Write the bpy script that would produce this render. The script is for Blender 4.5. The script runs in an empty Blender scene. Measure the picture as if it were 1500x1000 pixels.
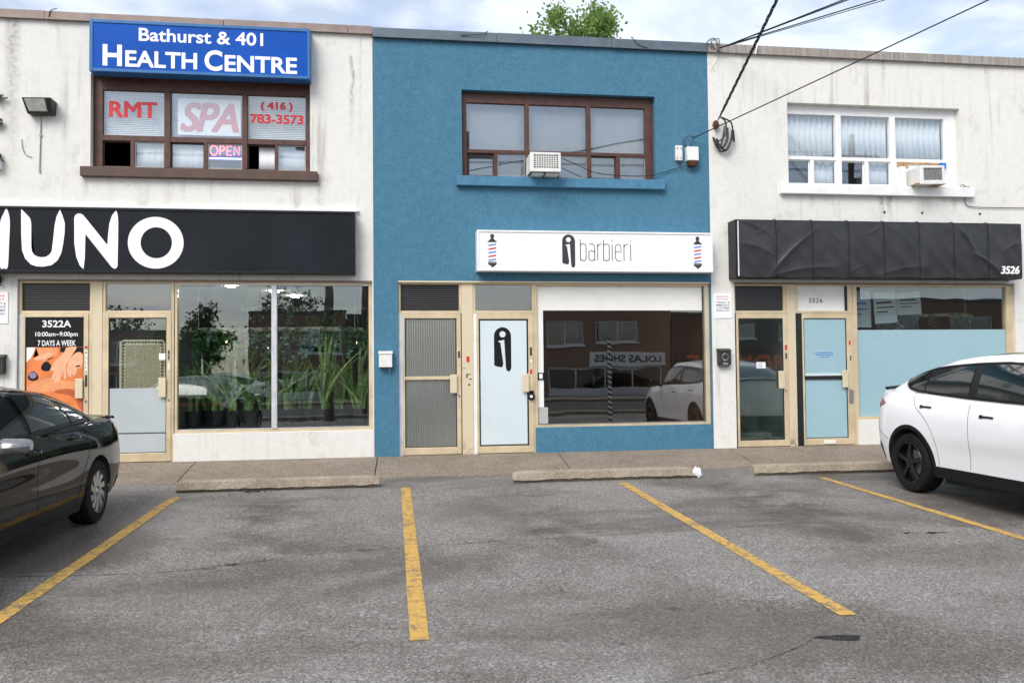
import bpy, bmesh, math, random
import numpy as np
from mathutils import Vector, Matrix

random.seed(7)
rng = np.random.default_rng(7)
sc = bpy.context.scene
C = sc.collection
rad = math.radians

# ------------------------------------------------------------------ camera
cam_d = bpy.data.cameras.new('camera')
cam = bpy.data.objects.new('camera', cam_d)
C.objects.link(cam)
cam_d.sensor_width = 36.0
cam_d.sensor_fit = 'HORIZONTAL'
cam_d.lens = 29.23
cam_d.clip_start = 0.1
cam_d.clip_end = 2000
YAW, PITCH, ROLL = 0.1423, 0.0314, -0.0101
fw = Vector((math.sin(YAW) * math.cos(PITCH), math.cos(YAW) * math.cos(PITCH), math.sin(PITCH)))
rt = Vector((math.cos(YAW), -math.sin(YAW), 0))
up = rt.cross(fw)
rt2 = math.cos(ROLL) * rt + math.sin(ROLL) * up
up2 = -math.sin(ROLL) * rt + math.cos(ROLL) * up
mw = Matrix((rt2, up2, -fw)).transposed().to_4x4()
mw.translation = Vector((0, -12.1217, 1.262))
cam.matrix_world = mw
sc.camera = cam

# ------------------------------------------------------------------ sky, sun, exposure
SUN_EL, SUN_AZ = 44.0, 214.0       # degrees; azimuth clockwise from +y (the sun stands over the street, behind the camera)
world = bpy.data.worlds.new('World')
sc.world = world
world.use_nodes = True
wn = world.node_tree
wn.nodes.clear()
w_out = wn.nodes.new('ShaderNodeOutputWorld')
w_bg = wn.nodes.new('ShaderNodeBackground')
w_bg.inputs['Strength'].default_value = 0.095
sky = wn.nodes.new('ShaderNodeTexSky')
sky.sky_type = 'NISHITA'
sky.sun_disc = False
sky.sun_elevation = rad(SUN_EL)
sky.sun_rotation = rad(SUN_AZ)
sky.air_density = 1.0
sky.dust_density = 1.6
sky.ozone_density = 1.5
# a broken layer of thin cloud: noise laid out on a plane high above the ground
w_tc = wn.nodes.new('ShaderNodeTexCoord')
w_sep = wn.nodes.new('ShaderNodeSeparateXYZ')
wn.links.new(w_tc.outputs['Generated'], w_sep.inputs[0])
def wmath(op, a, b=None, clamp=False):
    n = wn.nodes.new('ShaderNodeMath'); n.operation = op; n.use_clamp = clamp
    for i, v in enumerate((a, b)):
        if v is None: continue
        if isinstance(v, (int, float)): n.inputs[i].default_value = v
        else: wn.links.new(v, n.inputs[i])
    return n.outputs[0]
zc = wmath('ADD', wmath('MAXIMUM', w_sep.outputs['Z'], 0.0), 0.12)
cx_ = wmath('DIVIDE', w_sep.outputs['X'], zc)
cy_ = wmath('DIVIDE', w_sep.outputs['Y'], zc)
w_cmb = wn.nodes.new('ShaderNodeCombineXYZ')
wn.links.new(cx_, w_cmb.inputs[0]); wn.links.new(cy_, w_cmb.inputs[1]); w_cmb.inputs[2].default_value = 3.7
w_no = wn.nodes.new('ShaderNodeTexNoise')
w_no.inputs['Scale'].default_value = 2.1
w_no.inputs['Detail'].default_value = 7.0
w_no.inputs['Roughness'].default_value = 0.52
w_no.inputs['Distortion'].default_value = 0.25
wn.links.new(w_cmb.outputs[0], w_no.inputs['Vector'])
w_rp = wn.nodes.new('ShaderNodeValToRGB')
w_rp.color_ramp.elements[0].position = 0.46; w_rp.color_ramp.elements[0].color = (0.34, 0.34, 0.34, 1)
w_rp.color_ramp.elements[1].position = 0.66; w_rp.color_ramp.elements[1].color = (0.92, 0.92, 0.92, 1)
wn.links.new(w_no.outputs['Fac'], w_rp.inputs[0])
w_no2 = wn.nodes.new('ShaderNodeTexNoise')
w_no2.inputs['Scale'].default_value = 5.0
w_no2.inputs['Detail'].default_value = 4.0
wn.links.new(w_cmb.outputs[0], w_no2.inputs['Vector'])
w_rp2 = wn.nodes.new('ShaderNodeValToRGB')
w_rp2.color_ramp.elements[0].position = 0.35; w_rp2.color_ramp.elements[0].color = (5.6, 6.0, 6.8, 1)
w_rp2.color_ramp.elements[1].position = 0.65; w_rp2.color_ramp.elements[1].color = (7.0, 7.05, 7.1, 1)
wn.links.new(w_no2.outputs['Fac'], w_rp2.inputs[0])
w_mx = wn.nodes.new('ShaderNodeMix'); w_mx.data_type = 'RGBA'
wn.links.new(w_rp.outputs[0], w_mx.inputs[0])
wn.links.new(sky.outputs[0], w_mx.inputs[6])
wn.links.new(w_rp2.outputs[0], w_mx.inputs[7])
wn.links.new(w_mx.outputs[2], w_bg.inputs['Color'])
wn.links.new(w_bg.outputs[0], w_out.inputs[0])

sun_d = bpy.data.lights.new('sun', 'SUN')
sun_d.energy = 1.5
sun_d.angle = rad(34)
sun_d.color = (1.0, 0.965, 0.91)
sun = bpy.data.objects.new('sun', sun_d)
C.objects.link(sun)
sdir = Vector((math.sin(rad(SUN_AZ)) * math.cos(rad(SUN_EL)), math.cos(rad(SUN_AZ)) * math.cos(rad(SUN_EL)), math.sin(rad(SUN_EL))))
sun.rotation_euler = sdir.to_track_quat('Z', 'Y').to_euler()
sun.location = (0, -20, 30)

sc.view_settings.view_transform = 'Standard'
sc.view_settings.look = 'None'
sc.view_settings.exposure = 1.05
sc.view_settings.gamma = 1.0
sc.cycles.max_bounces = 8
sc.cycles.transparent_max_bounces = 16
sc.cycles.sample_clamp_indirect = 6
sc.cycles.use_denoising = True

# ------------------------------------------------------------------ helpers
ORG = {}
def obj(name, me, mat=None, parent=None):
    o = bpy.data.objects.new(name, me)
    C.objects.link(o)
    if mat is not None and me is not None and not me.materials:
        for m in (mat if isinstance(mat, (list, tuple)) else [mat]): me.materials.append(m)
    if parent is not None: o.parent = parent
    return o
def tag(o, label=None, cat=None, group=None, kind=None):
    if label: o['label'] = label
    if cat: o['category'] = cat
    if group: o['group'] = group
    if kind: o['kind'] = kind
    return o
def thing(name, label, cat, loc=(0, 0, 0), rz=0.0, group=None):
    o = bpy.data.objects.new(name, None)
    C.objects.link(o)
    o.empty_display_size = 0.2
    o.location = loc
    o.rotation_euler = (0, 0, rz)
    ORG[o.name] = Vector(loc)
    return tag(o, label, cat, group)
class MB:
    def __init__(s): s.v = []; s.f = []; s.m = []; s.cur = 0
    def add(s, vs, fs):
        b = len(s.v); s.v += [tuple(map(float, v)) for v in vs]
        s.f += [tuple(b + i for i in f) for f in fs]; s.m += [s.cur] * len(fs); return s
    def box(s, x0, x1, y0, y1, z0, z1):
        if x0 > x1: x0, x1 = x1, x0
        if y0 > y1: y0, y1 = y1, y0
        if z0 > z1: z0, z1 = z1, z0
        return s.add([(x0,y0,z0),(x1,y0,z0),(x1,y1,z0),(x0,y1,z0),(x0,y0,z1),(x1,y0,z1),(x1,y1,z1),(x0,y1,z1)],
                     [(3,2,1,0),(4,5,6,7),(0,1,5,4),(1,2,6,5),(2,3,7,6),(3,0,4,7)])
    def hexa(s, p):   # 8 points, bottom ring then top ring
        return s.add(p, [(3,2,1,0),(4,5,6,7),(0,1,5,4),(1,2,6,5),(2,3,7,6),(3,0,4,7)])
    def tube(s, pts, r, n=6, cap=True):
        pts = [Vector(p) for p in pts]; k = len(pts)
        rr = r if isinstance(r, (list, tuple)) else [r] * k
        t0 = (pts[1] - pts[0]).normalized()
        a = Vector((0, 0, 1)) if abs(t0.z) < 0.9 else Vector((1, 0, 0))
        u = t0.cross(a).normalized(); vs = []
        for i, p in enumerate(pts):
            t = (pts[min(i + 1, k - 1)] - pts[max(i - 1, 0)])
            t = t.normalized() if t.length > 1e-9 else t0
            u = (u - t * u.dot(t))
            u = u.normalized() if u.length > 1e-6 else t.orthogonal().normalized()
            w = t.cross(u)
            for j in range(n):
                q = 2 * math.pi * j / n
                vs.append(p + (u * math.cos(q) + w * math.sin(q)) * rr[i])
        fs = [(i*n+j, i*n+(j+1)%n, (i+1)*n+(j+1)%n, (i+1)*n+j) for i in range(k-1) for j in range(n)]
        if cap: fs += [tuple(range(n-1, -1, -1)), tuple((k-1)*n + j for j in range(n))]
        return s.add(vs, fs)
    def prism(s, poly, y0, y1):   # polygon in (x,z), extruded along y (y0 is the front, towards -y)
        n = len(poly)
        ar = sum(poly[i][0]*poly[(i+1)%n][1] - poly[(i+1)%n][0]*poly[i][1] for i in range(n))
        if ar < 0: poly = poly[::-1]
        vs = [(x, y0, z) for x, z in poly] + [(x, y1, z) for x, z in poly]
        fs = [tuple(range(n)), tuple(range(2*n-1, n-1, -1))] + [(j, i, n+i, n+j) for i, j in ((i, (i+1) % n) for i in range(n))]
        return s.add(vs, fs)
    def lathe(s, prof, axis='z', n=24, c=(0, 0, 0)):   # prof: (radius, height)
        vs = []; k = len(prof)
        for r, h in prof:
            for j in range(n):
                q = 2 * math.pi * j / n; a, b = r * math.cos(q), r * math.sin(q)
                p = {'z': (a, b, h), 'y': (a, h, b), 'x': (h, a, b)}[axis]
                vs.append((p[0]+c[0], p[1]+c[1], p[2]+c[2]))
        fs = [(i*n+j, i*n+(j+1)%n, (i+1)*n+(j+1)%n, (i+1)*n+j) for i in range(k-1) for j in range(n)]
        return s.add(vs, fs)
    def grid(s, P):   # P[i][j] points
        a, b = len(P), len(P[0])
        return s.add([p for r in P for p in r], [(i*b+j, i*b+j+1, (i+1)*b+j+1, (i+1)*b+j) for i in range(a-1) for j in range(b-1)])
    def mesh(s, name, off=(0, 0, 0), smooth=False, bevel=0, merge=False, sharp=40, recalc=False):
        me = bpy.data.meshes.new(name)
        o = off
        me.from_pydata([(v[0]-o[0], v[1]-o[1], v[2]-o[2]) for v in s.v], [], s.f)
        if any(s.m): me.polygons.foreach_set('material_index', s.m)
        if bevel or merge or recalc:
            bm = bmesh.new(); bm.from_mesh(me)
            if merge: bmesh.ops.remove_doubles(bm, verts=bm.verts, dist=1e-4)
            if recalc: bmesh.ops.recalc_face_normals(bm, faces=bm.faces)
            if bevel:
                ed = [e for e in bm.edges if len(e.link_faces) == 2 and e.calc_face_angle(0) > 0.5]
                bmesh.ops.bevel(bm, geom=ed, offset=bevel, segments=2, profile=0.5, affect='EDGES', clamp_overlap=True)
            bm.to_mesh(me); bm.free()
        if smooth:
            me.polygons.foreach_set('use_smooth', [True] * len(me.polygons))
            me.set_sharp_from_angle(angle=rad(sharp))
        me.update()
        return me
    def build(s, name, mat, parent=None, **k):
        off = ORG.get(parent.name, (0, 0, 0)) if parent is not None else k.pop('off', (0, 0, 0))
        k.pop('off', None)
        o = obj(name, s.mesh(name, off, **k), mat, parent)
        if parent is not None: ORG[o.name] = Vector(off)
        else:
            o.location = off; ORG[o.name] = Vector(off)
        return o
def copy_tree(o, parent=None, loc=None, rz=None):
    c = o.copy(); C.objects.link(c); c.parent = parent
    if loc is not None: c.location = loc
    if rz is not None: c.rotation_euler = (0, 0, rz)
    for ch in [x for x in C.objects if x.parent == o]: copy_tree(ch, c)
    return c
def box_part(name, mat, parent, *b, bevel=0.0):
    return MB().box(*b).build(name, mat, parent, bevel=bevel)

_tc = {}
def text_polys(txt, shear=0.0, weight=0.0, spacing=1.0, small=None):
    key = (txt, shear, weight, spacing)
    if key in _tc: return _tc[key]
    cu = bpy.data.curves.new('t', 'FONT')
    cu.body = txt; cu.shear = shear; cu.offset = weight; cu.space_character = spacing; cu.resolution_u = 4
    o = bpy.data.objects.new('t', cu); C.objects.link(o)
    dg = bpy.context.evaluated_depsgraph_get(); dg.update()
    me = o.evaluated_get(dg).to_mesh()
    vs = [(v.co.x, v.co.y) for v in me.vertices]; fs = [tuple(p.vertices) for p in me.polygons]
    o.evaluated_get(dg).to_mesh_clear()
    bpy.data.objects.remove(o); bpy.data.curves.remove(cu)
    _tc[key] = (vs, fs)
    return vs, fs
def put_text(mb, txt, x0, x1, z0, z1, y, facing=-1, bold=0.0, **k):
    # lettering filling the box x0..x1, z0..z1 on the plane y; facing -1 looks to -y, +1 to +y
    vs, fs = text_polys(txt, **k)
    ax, bx = min(v[0] for v in vs), max(v[0] for v in vs)
    az, bz = min(v[1] for v in vs), max(v[1] for v in vs)
    out = []
    for a, b in vs:
        u = (a - ax) / (bx - ax); w = (b - az) / (bz - az)
        X = x0 + u * (x1 - x0) if facing < 0 else x1 - u * (x1 - x0)
        out.append((X, y, z0 + w * (z1 - z0)))
    n = 0
    for dx in ((0,) if not bold else (-bold, 0, bold)):
        for dz in ((0,) if not bold else (-bold * 0.6, bold * 0.6)):
            mb.add([(a + dx, y - 0.00025 * n, c_ + dz) for a, y, c_ in out], fs); n += 1
    return mb
def poly_flat(mb, poly, y, facing=-1):
    n = len(poly)
    ar = sum(poly[i][0]*poly[(i+1)%n][1] - poly[(i+1)%n][0]*poly[i][1] for i in range(n))
    if (ar < 0) == (facing < 0): poly = poly[::-1]
    bm = bmesh.new()
    vs = [bm.verts.new((x, y, z)) for x, z in poly]
    bm.faces.new(vs)
    r = bmesh.ops.triangulate(bm, faces=bm.faces[:])
    bm.verts.index_update()
    mb.add([tuple(v.co) for v in bm.verts], [tuple(v.index for v in f.verts) for f in bm.faces])
    bm.free(); return mb
def smooth_poly(pts, n=6, closed=True):
    out = []; k = len(pts); P = [np.array(p, float) for p in pts]
    for i in range(k if closed else k - 1):
        if closed: a, b, c_, d = P[(i-1) % k], P[i], P[(i+1) % k], P[(i+2) % k]
        else: a, b, c_, d = P[max(i-1, 0)], P[i], P[i+1], P[min(i+2, k-1)]
        for t in np.linspace(0, 1, n, endpoint=False):
            out.append(tuple(0.5*((2*b)+(-a+c_)*t+(2*a-5*b+4*c_-d)*t*t+(-a+3*b-3*c_+d)*t**3)))
    if not closed: out.append(tuple(P[-1]))
    return out
def stroke_poly(mb, pts, w, y, facing=-1):
    # flat pen stroke of width w along (x,z) points
    P = [np.array(p, float) for p in pts]; L = []; R_ = []
    for i in range(len(P)):
        t = P[min(i+1, len(P)-1)] - P[max(i-1, 0)]; t /= (np.linalg.norm(t) + 1e-9)
        nrm = np.array([-t[1], t[0]]) * w / 2
        L.append(P[i] + nrm); R_.append(P[i] - nrm)
    mb.grid([[(a[0], y, a[1]) for a in L], [(a[0], y, a[1]) for a in R_]] if facing < 0 else [[(a[0], y, a[1]) for a in R_], [(a[0], y, a[1]) for a in L]])
    return mb

# ------------------------------------------------------------------ materials
class NT:
    def __init__(s, name):
        s.m = bpy.data.materials.new(name); s.m.use_nodes = True
        s.t = s.m.node_tree; s.b = s.t.nodes['Principled BSDF']; s.o = s.t.nodes['Material Output']
    def n(s, k): return s.t.nodes.new('ShaderNode' + k)
    def l(s, a, b): s.t.links.new(a, b)
    def set(s, inp, v):
        if hasattr(v, 'is_linked') or hasattr(v, 'links'): s.l(v, inp)
        elif isinstance(v, (tuple, list)) and len(v) == 3 and inp.type == 'RGBA': inp.default_value = (*v, 1)
        else: inp.default_value = v
    def pos(s, scale=(1, 1, 1), local=False):
        if local: o = s.n('TexCoord').outputs['Object']
        else: o = s.n('NewGeometry').outputs['Position']
        m = s.n('Mapping'); m.inputs['Scale'].default_value = scale; s.l(o, m.inputs[0]); return m.outputs[0]
    def noise(s, vec, scale, detail=3, rough=0.55, dist=0.0):
        n = s.n('TexNoise'); s.l(vec, n.inputs['Vector'])
        n.inputs['Scale'].default_value = scale; n.inputs['Detail'].default_value = detail
        n.inputs['Roughness'].default_value = rough; n.inputs['Distortion'].default_value = dist
        return n.outputs['Fac']
    def voro(s, vec, scale, feature='F1', out='Color'):
        n = s.n('TexVoronoi'); n.feature = feature; s.l(vec, n.inputs['Vector']); n.inputs['Scale'].default_value = scale
        return n.outputs[out]
    def ramp(s, fac, stops, interp='LINEAR'):
        n = s.n('ValToRGB'); s.l(fac, n.inputs[0]); e = n.color_ramp.elements; n.color_ramp.interpolation = interp
        while len(e) < len(stops): e.new(0.5)
        for i, (p, c) in enumerate(stops):
            e[i].position = p; e[i].color = (c, c, c, 1) if isinstance(c, (int, float)) else (*c, 1)
        return n.outputs[0]
    def mix(s, fac, a, b, mode='MIX'):
        n = s.n('Mix'); n.data_type = 'RGBA'; n.blend_type = mode
        s.set(n.inputs[0], fac); s.set(n.inputs[6], a); s.set(n.inputs[7], b); return n.outputs[2]
    def math(s, op, a, b=0.0, clamp=False):
        n = s.n('Math'); n.operation = op; n.use_clamp = clamp; s.set(n.inputs[0], a); s.set(n.inputs[1], b); return n.outputs[0]
    def sep(s, vec):
        n = s.n('SeparateXYZ'); s.l(vec, n.inputs[0]); return n.outputs
    def bump(s, h, strength=0.3, dist=0.01):
        n = s.n('Bump'); s.l(h, n.inputs['Height']); n.inputs['Strength'].default_value = strength; n.inputs['Distance'].default_value = dist
        s.l(n.outputs[0], s.b.inputs['Normal'])
    def P(s, **k):
        names = dict(color='Base Color', rough='Roughness', metal='Metallic', spec='Specular IOR Level', coat='Coat Weight', coat_rough='Coat Roughness',
                     emit='Emission Color', estr='Emission Strength', trans='Transmission Weight', sheen='Sheen Weight', alpha='Alpha', ior='IOR')
        for a, v in k.items(): s.set(s.b.inputs[names[a]], v)
        return s.m
def plain(name, color, rough=0.5, metal=0.0, var=0.12, scale=6.0, bump=0.0, bscale=60.0, coat=0.0, spec=0.5, local=True):
    t = NT(name); v = t.pos(local=local)
    f = t.noise(v, scale, 4)
    dark = tuple(c * (1 - var) for c in color); lite = tuple(min(1, c * (1 + var)) for c in color)
    t.P(color=t.ramp(f, [(0.3, dark), (0.7, lite)]), rough=t.math('ADD', t.math('MULTIPLY', f, 0.2), max(0.02, rough - 0.1)), metal=metal, coat=coat, spec=spec)
    if bump: t.bump(t.noise(v, bscale, 3), bump, 0.004)
    return t.m
def stucco(name, base, streak, mott, streak_amt=0.5, stain_amt=0.5, drips=()):
    t = NT(name); v = t.pos()
    f1 = t.noise(v, 1.3, 5, 0.6); f2 = t.noise(v, 9.0, 5, 0.65); f3 = t.noise(v, 38.0, 2, 0.6)
    col = t.mix(t.math('MULTIPLY', t.ramp(f1, [(0.38, 0.0), (0.75, 1.0)]), 0.45), base, mott)
    col = t.mix(t.math('MULTIPLY', t.ramp(f2, [(0.45, 0.0), (0.62, 1.0)]), 0.6), col, mott)
    fine = t.ramp(t.noise(t.pos((1.0, 1.0, 1.6)), 30.0, 6, 0.78, 0.8), [(0.42, 0.0), (0.60, 1.0)])
    col = t.mix(t.math('MULTIPLY', fine, 0.7), col, tuple(min(1, c * 1.12) for c in mott))
    sv = t.pos((3.4, 1.0, 0.22))
    s1 = t.ramp(t.noise(sv, 1.6, 6, 0.62), [(0.53, 0.0), (0.72, 1.0)])
    s2 = t.ramp(t.noise(t.pos((0.5, 1, 0.5)), 1.0, 3), [(0.42, 0.0), (0.66, 1.0)])
    col = t.mix(t.math('MULTIPLY', t.math('MULTIPLY', s1, s2), streak_amt), col, streak)
    st = t.ramp(t.noise(v, 2.4, 7, 0.7), [(0.57, 0.0), (0.78, 1.0)])
    col = t.mix(t.math('MULTIPLY', st, stain_amt), col, streak)
    # runs of dirty water below roof joints and sills: x, top, bottom, half width, strength
    if drips:
        s = t.sep(v); wob = t.math('MULTIPLY', t.math('SUBTRACT', t.noise(t.pos((1, 1, 0.6)), 5.0, 4, 0.6), 0.5), 0.16); xw = t.math('ADD', s[0], wob); tot = None
        for x0, zt, zb, w, a in drips:
            u = t.math('DIVIDE', t.math('SUBTRACT', s[2], zb), zt - zb)
            d = t.math('SUBTRACT', 1.0, t.math('DIVIDE', t.math('ABSOLUTE', t.math('SUBTRACT', xw, x0)), w), True)
            k = t.math('MULTIPLY', t.math('MULTIPLY', d, t.math('MULTIPLY', u, a, True)), t.math('LESS_THAN', u, 1.0))
            tot = k if tot is None else t.math('ADD', tot, k, True)
        tot = t.math('MULTIPLY', tot, t.ramp(t.noise(v, 17.0, 4, 0.65), [(0.35, 0.25), (0.6, 1.0)]))
        col = t.mix(tot, col, tuple(c * 0.62 for c in streak))
    t.P(color=col, rough=0.9, spec=0.25)
    h = t.math('ADD', t.math('MULTIPLY', f3, 0.7), t.math('MULTIPLY', t.noise(v, 110.0, 3, 0.7), 0.5))
    t.bump(h, 0.75, 0.008)
    return t.m
def glass(name, tint=(0.86, 0.92, 0.92), f0=0.075, rough=0.0):
    t = NT(name); nd = t.t.nodes; nd.remove(t.b)
    lw = t.n('LayerWeight'); lw.inputs['Blend'].default_value = 0.5
    p = t.math('POWER', lw.outputs['Facing'], 4.0)
    fac = t.math('ADD', t.math('MULTIPLY', p, 1 - f0), f0, True)
    v = t.pos()
    tr = t.n('BsdfTransparent'); tr.inputs['Color'].default_value = (*tint, 1)
    gl = t.n('BsdfGlossy'); gl.inputs['Roughness'].default_value = rough; gl.inputs['Color'].default_value = (0.95, 0.98, 1.0, 1)
    bp = t.n('Bump'); bp.inputs['Strength'].default_value = 0.05; bp.inputs['Distance'].default_value = 0.02
    t.l(t.noise(v, 1.4, 1), bp.inputs['Height']); t.l(bp.outputs[0], gl.inputs['Normal'])
    mx = t.n('MixShader'); t.l(fac, mx.inputs[0]); t.l(tr.outputs[0], mx.inputs[1]); t.l(gl.outputs[0], mx.inputs[2])
    t.l(mx.outputs[0], t.o.inputs[0])
    return t.m

M = {}
M['stucco_white'] = stucco('stucco_white', (0.745, 0.73, 0.69), (0.30, 0.28, 0.24), (0.645, 0.63, 0.59), 0.95, 0.55, (
    (-5.14, 6.12, 3.6, 0.13, 0.75), (-0.575, 5.80, 4.4, 0.035, 0.95), (-0.45, 6.1, 4.0, 0.03, 0.4), (-4.20, 3.94, 3.58, 0.05, 0.45), (-1.06, 3.94, 3.62, 0.05, 0.45), (-4.55, 6.1, 5.5, 0.05, 0.35),
    (7.66, 3.905, 3.45, 0.07, 0.9), (7.80, 3.905, 3.46, 0.06, 0.8), (8.45, 3.905, 3.55, 0.16, 0.45), (8.95, 3.905, 3.6, 0.07, 0.5), (6.5, 3.905, 3.62, 0.08, 0.4), (7.74, 6.08, 5.38, 0.06, 0.55), (9.55, 6.08, 5.5, 0.05, 0.45), (5.4, 6.08, 5.7, 0.06, 0.3), (4.93, 4.9, 4.4, 0.04, 0.6)))
M['stucco_blue'] = stucco('stucco_blue', (0.042, 0.142, 0.225), (0.125, 0.23, 0.295), (0.080, 0.200, 0.288), 0.30, 0.30, ((2.33, 3.93, 3.45, 0.07, 0.55), (0.96, 3.93, 3.5, 0.05, 0.5), (4.06, 3.93, 3.55, 0.05, 0.5), (3.1, 3.93, 3.6, 0.05, 0.3), (0.4, 6.08, 5.4, 0.06, 0.35), (2.6, 6.08, 5.6, 0.07, 0.3), (4.3, 6.08, 5.5, 0.05, 0.35)))
M['blue_paint'] = plain('blue_paint', (0.055, 0.185, 0.30), 0.7, var=0.18, scale=9, bump=0.3, bscale=70)
M['coping_brown'] = plain('coping_brown', (0.25, 0.19, 0.165), 0.55, 0.2, var=0.2)
M['coping_grey'] = plain('coping_grey', (0.105, 0.135, 0.165), 0.5, 0.2, var=0.18)
def streaked(name, base, streak):
    t = NT(name); f = t.ramp(t.noise(t.pos((9, 1, 0.7)), 2.0, 5, 0.7), [(0.45, 0.0), (0.68, 1.0)])
    t.P(color=t.mix(f, base, streak), rough=0.6, metal=0.1); return t.m
M['coping_tan'] = streaked('coping_tan', (0.27, 0.235, 0.205), (0.40, 0.375, 0.35))
M['anodised'] = plain('anodised', (0.64, 0.52, 0.34), 0.42, 0.25, var=0.13, scale=4)
def worn_anodised():
    t = NT('worn_anodised'); v = t.pos()
    f = t.ramp(t.noise(t.pos((3, 1, 0.8)), 3.0, 6, 0.7), [(0.55, 0.0), (0.72, 1.0)])
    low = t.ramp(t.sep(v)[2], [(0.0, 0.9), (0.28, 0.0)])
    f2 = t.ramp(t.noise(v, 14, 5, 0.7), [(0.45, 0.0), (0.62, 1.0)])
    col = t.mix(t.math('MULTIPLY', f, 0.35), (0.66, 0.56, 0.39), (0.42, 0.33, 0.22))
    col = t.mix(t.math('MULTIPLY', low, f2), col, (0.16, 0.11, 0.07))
    t.P(color=col, rough=0.5, metal=0.15); return t.m
M['worn_anodised'] = worn_anodised()
M['silver'] = plain('silver_aluminium', (0.66, 0.67, 0.68), 0.4, 0.5, var=0.1)
M['black_trim'] = plain('black_trim', (0.012, 0.012, 0.013), 0.4, var=0.2)
M['brown_frame'] = plain('brown_frame', (0.080, 0.031, 0.022), 0.45, 0.1, var=0.35, scale=10)
M['brown_sill'] = plain('brown_sill', (0.085, 0.046, 0.033), 0.6, var=0.25, scale=7)
M['white_paint'] = plain('white_paint', (0.78, 0.78, 0.77), 0.5, var=0.06, scale=8)
M['white_plastic'] = plain('white_plastic', (0.72, 0.71, 0.68), 0.45, var=0.08, scale=12)
M['cream_panel'] = plain('cream_panel', (0.78, 0.77, 0.72), 0.6, var=0.05)
M['glass'] = glass('shop_glass', (0.90, 0.95, 0.95), 0.11)
M['glass_dark'] = glass('bronze_glass', (0.72, 0.69, 0.65), 0.15)
M['glass_upper'] = glass('upper_glass', (0.93, 0.95, 0.96), 0.14)
M['dark_void'] = plain('dark_interior', (0.02, 0.021, 0.022), 0.8, var=0.3)
M['sign_black'] = plain('sign_black', (0.010, 0.012, 0.016), 0.33, var=0.3, scale=1.2, spec=0.18)
M['sign_white'] = plain('sign_white', (0.84, 0.84, 0.84), 0.35, var=0.02, scale=2)
M['sign_blue'] = plain('sign_blue', (0.001, 0.075, 0.40), 0.4, var=0.12, scale=1.5, spec=0.15)
M['sign_blue_rim'] = plain('sign_blue_rim', (0.010, 0.12, 0.33), 0.4, var=0.1)
M['print_white'] = plain('print_white', (0.86, 0.86, 0.86), 0.5, var=0.01)
M['print_dark'] = plain('print_dark', (0.03, 0.032, 0.035), 0.5, var=0.05)
M['print_black'] = plain('print_black', (0.006, 0.007, 0.009), 0.45, var=0.05, spec=0.25)
M['print_red'] = plain('print_red', (0.62, 0.018, 0.03), 0.5, var=0.05)
M['print_pink'] = plain('print_pink', (0.66, 0.22, 0.25), 0.6, var=0.05)
M['print_blue'] = plain('print_blue', (0.12, 0.22, 0.62), 0.5, var=0.04)
M['print_sky'] = plain('print_sky', (0.02, 0.16, 0.55), 0.5, var=0.04)
M['metal_grey'] = plain('metal_grey', (0.30, 0.30, 0.30), 0.5, 0.7, var=0.2)
M['metal_dark'] = plain('metal_dark', (0.035, 0.032, 0.03), 0.5, 0.3, var=0.3, scale=20)
M['rust'] = plain('rust', (0.10, 0.035, 0.02), 0.8, var=0.5, scale=30)
M['cable'] = plain('cable', (0.012, 0.012, 0.013), 0.55, var=0.3, scale=30)
M['cable_grey'] = plain('cable_grey', (0.10, 0.10, 0.10), 0.6, var=0.3, scale=30)
M['film_ice'] = plain('frosted_film_ice', (0.60, 0.68, 0.70), 0.30, var=0.04, scale=0.5)
M['film_aqua'] = plain('frosted_film_aqua', (0.31, 0.47, 0.52), 0.28, var=0.06, scale=0.5)
M['film_grey'] = plain('frosted_film_grey', (0.43, 0.47, 0.48), 0.35, var=0.06, scale=2)
M['blind'] = plain('blind_white', (0.80, 0.82, 0.82), 0.6, var=0.05)
M['curtain'] = plain('curtain_white', (0.82, 0.84, 0.86), 0.9, var=0.04, scale=3)
def shade_mat():
    t = NT('roller_shade_grey'); f = t.noise(t.pos((5, 1, 0.7)), 2.2, 5, 0.6); g = t.noise(t.pos(), 0.8, 3)
    t.P(color=t.mix(t.ramp(g, [(0.35, 0.0), (0.65, 0.8)]), t.ramp(f, [(0.35, (0.17, 0.18, 0.185)), (0.65, (0.20, 0.21, 0.215))]), (0.28, 0.29, 0.29)), rough=0.9); return t.m
M['shade_grey'] = shade_mat()

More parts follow.
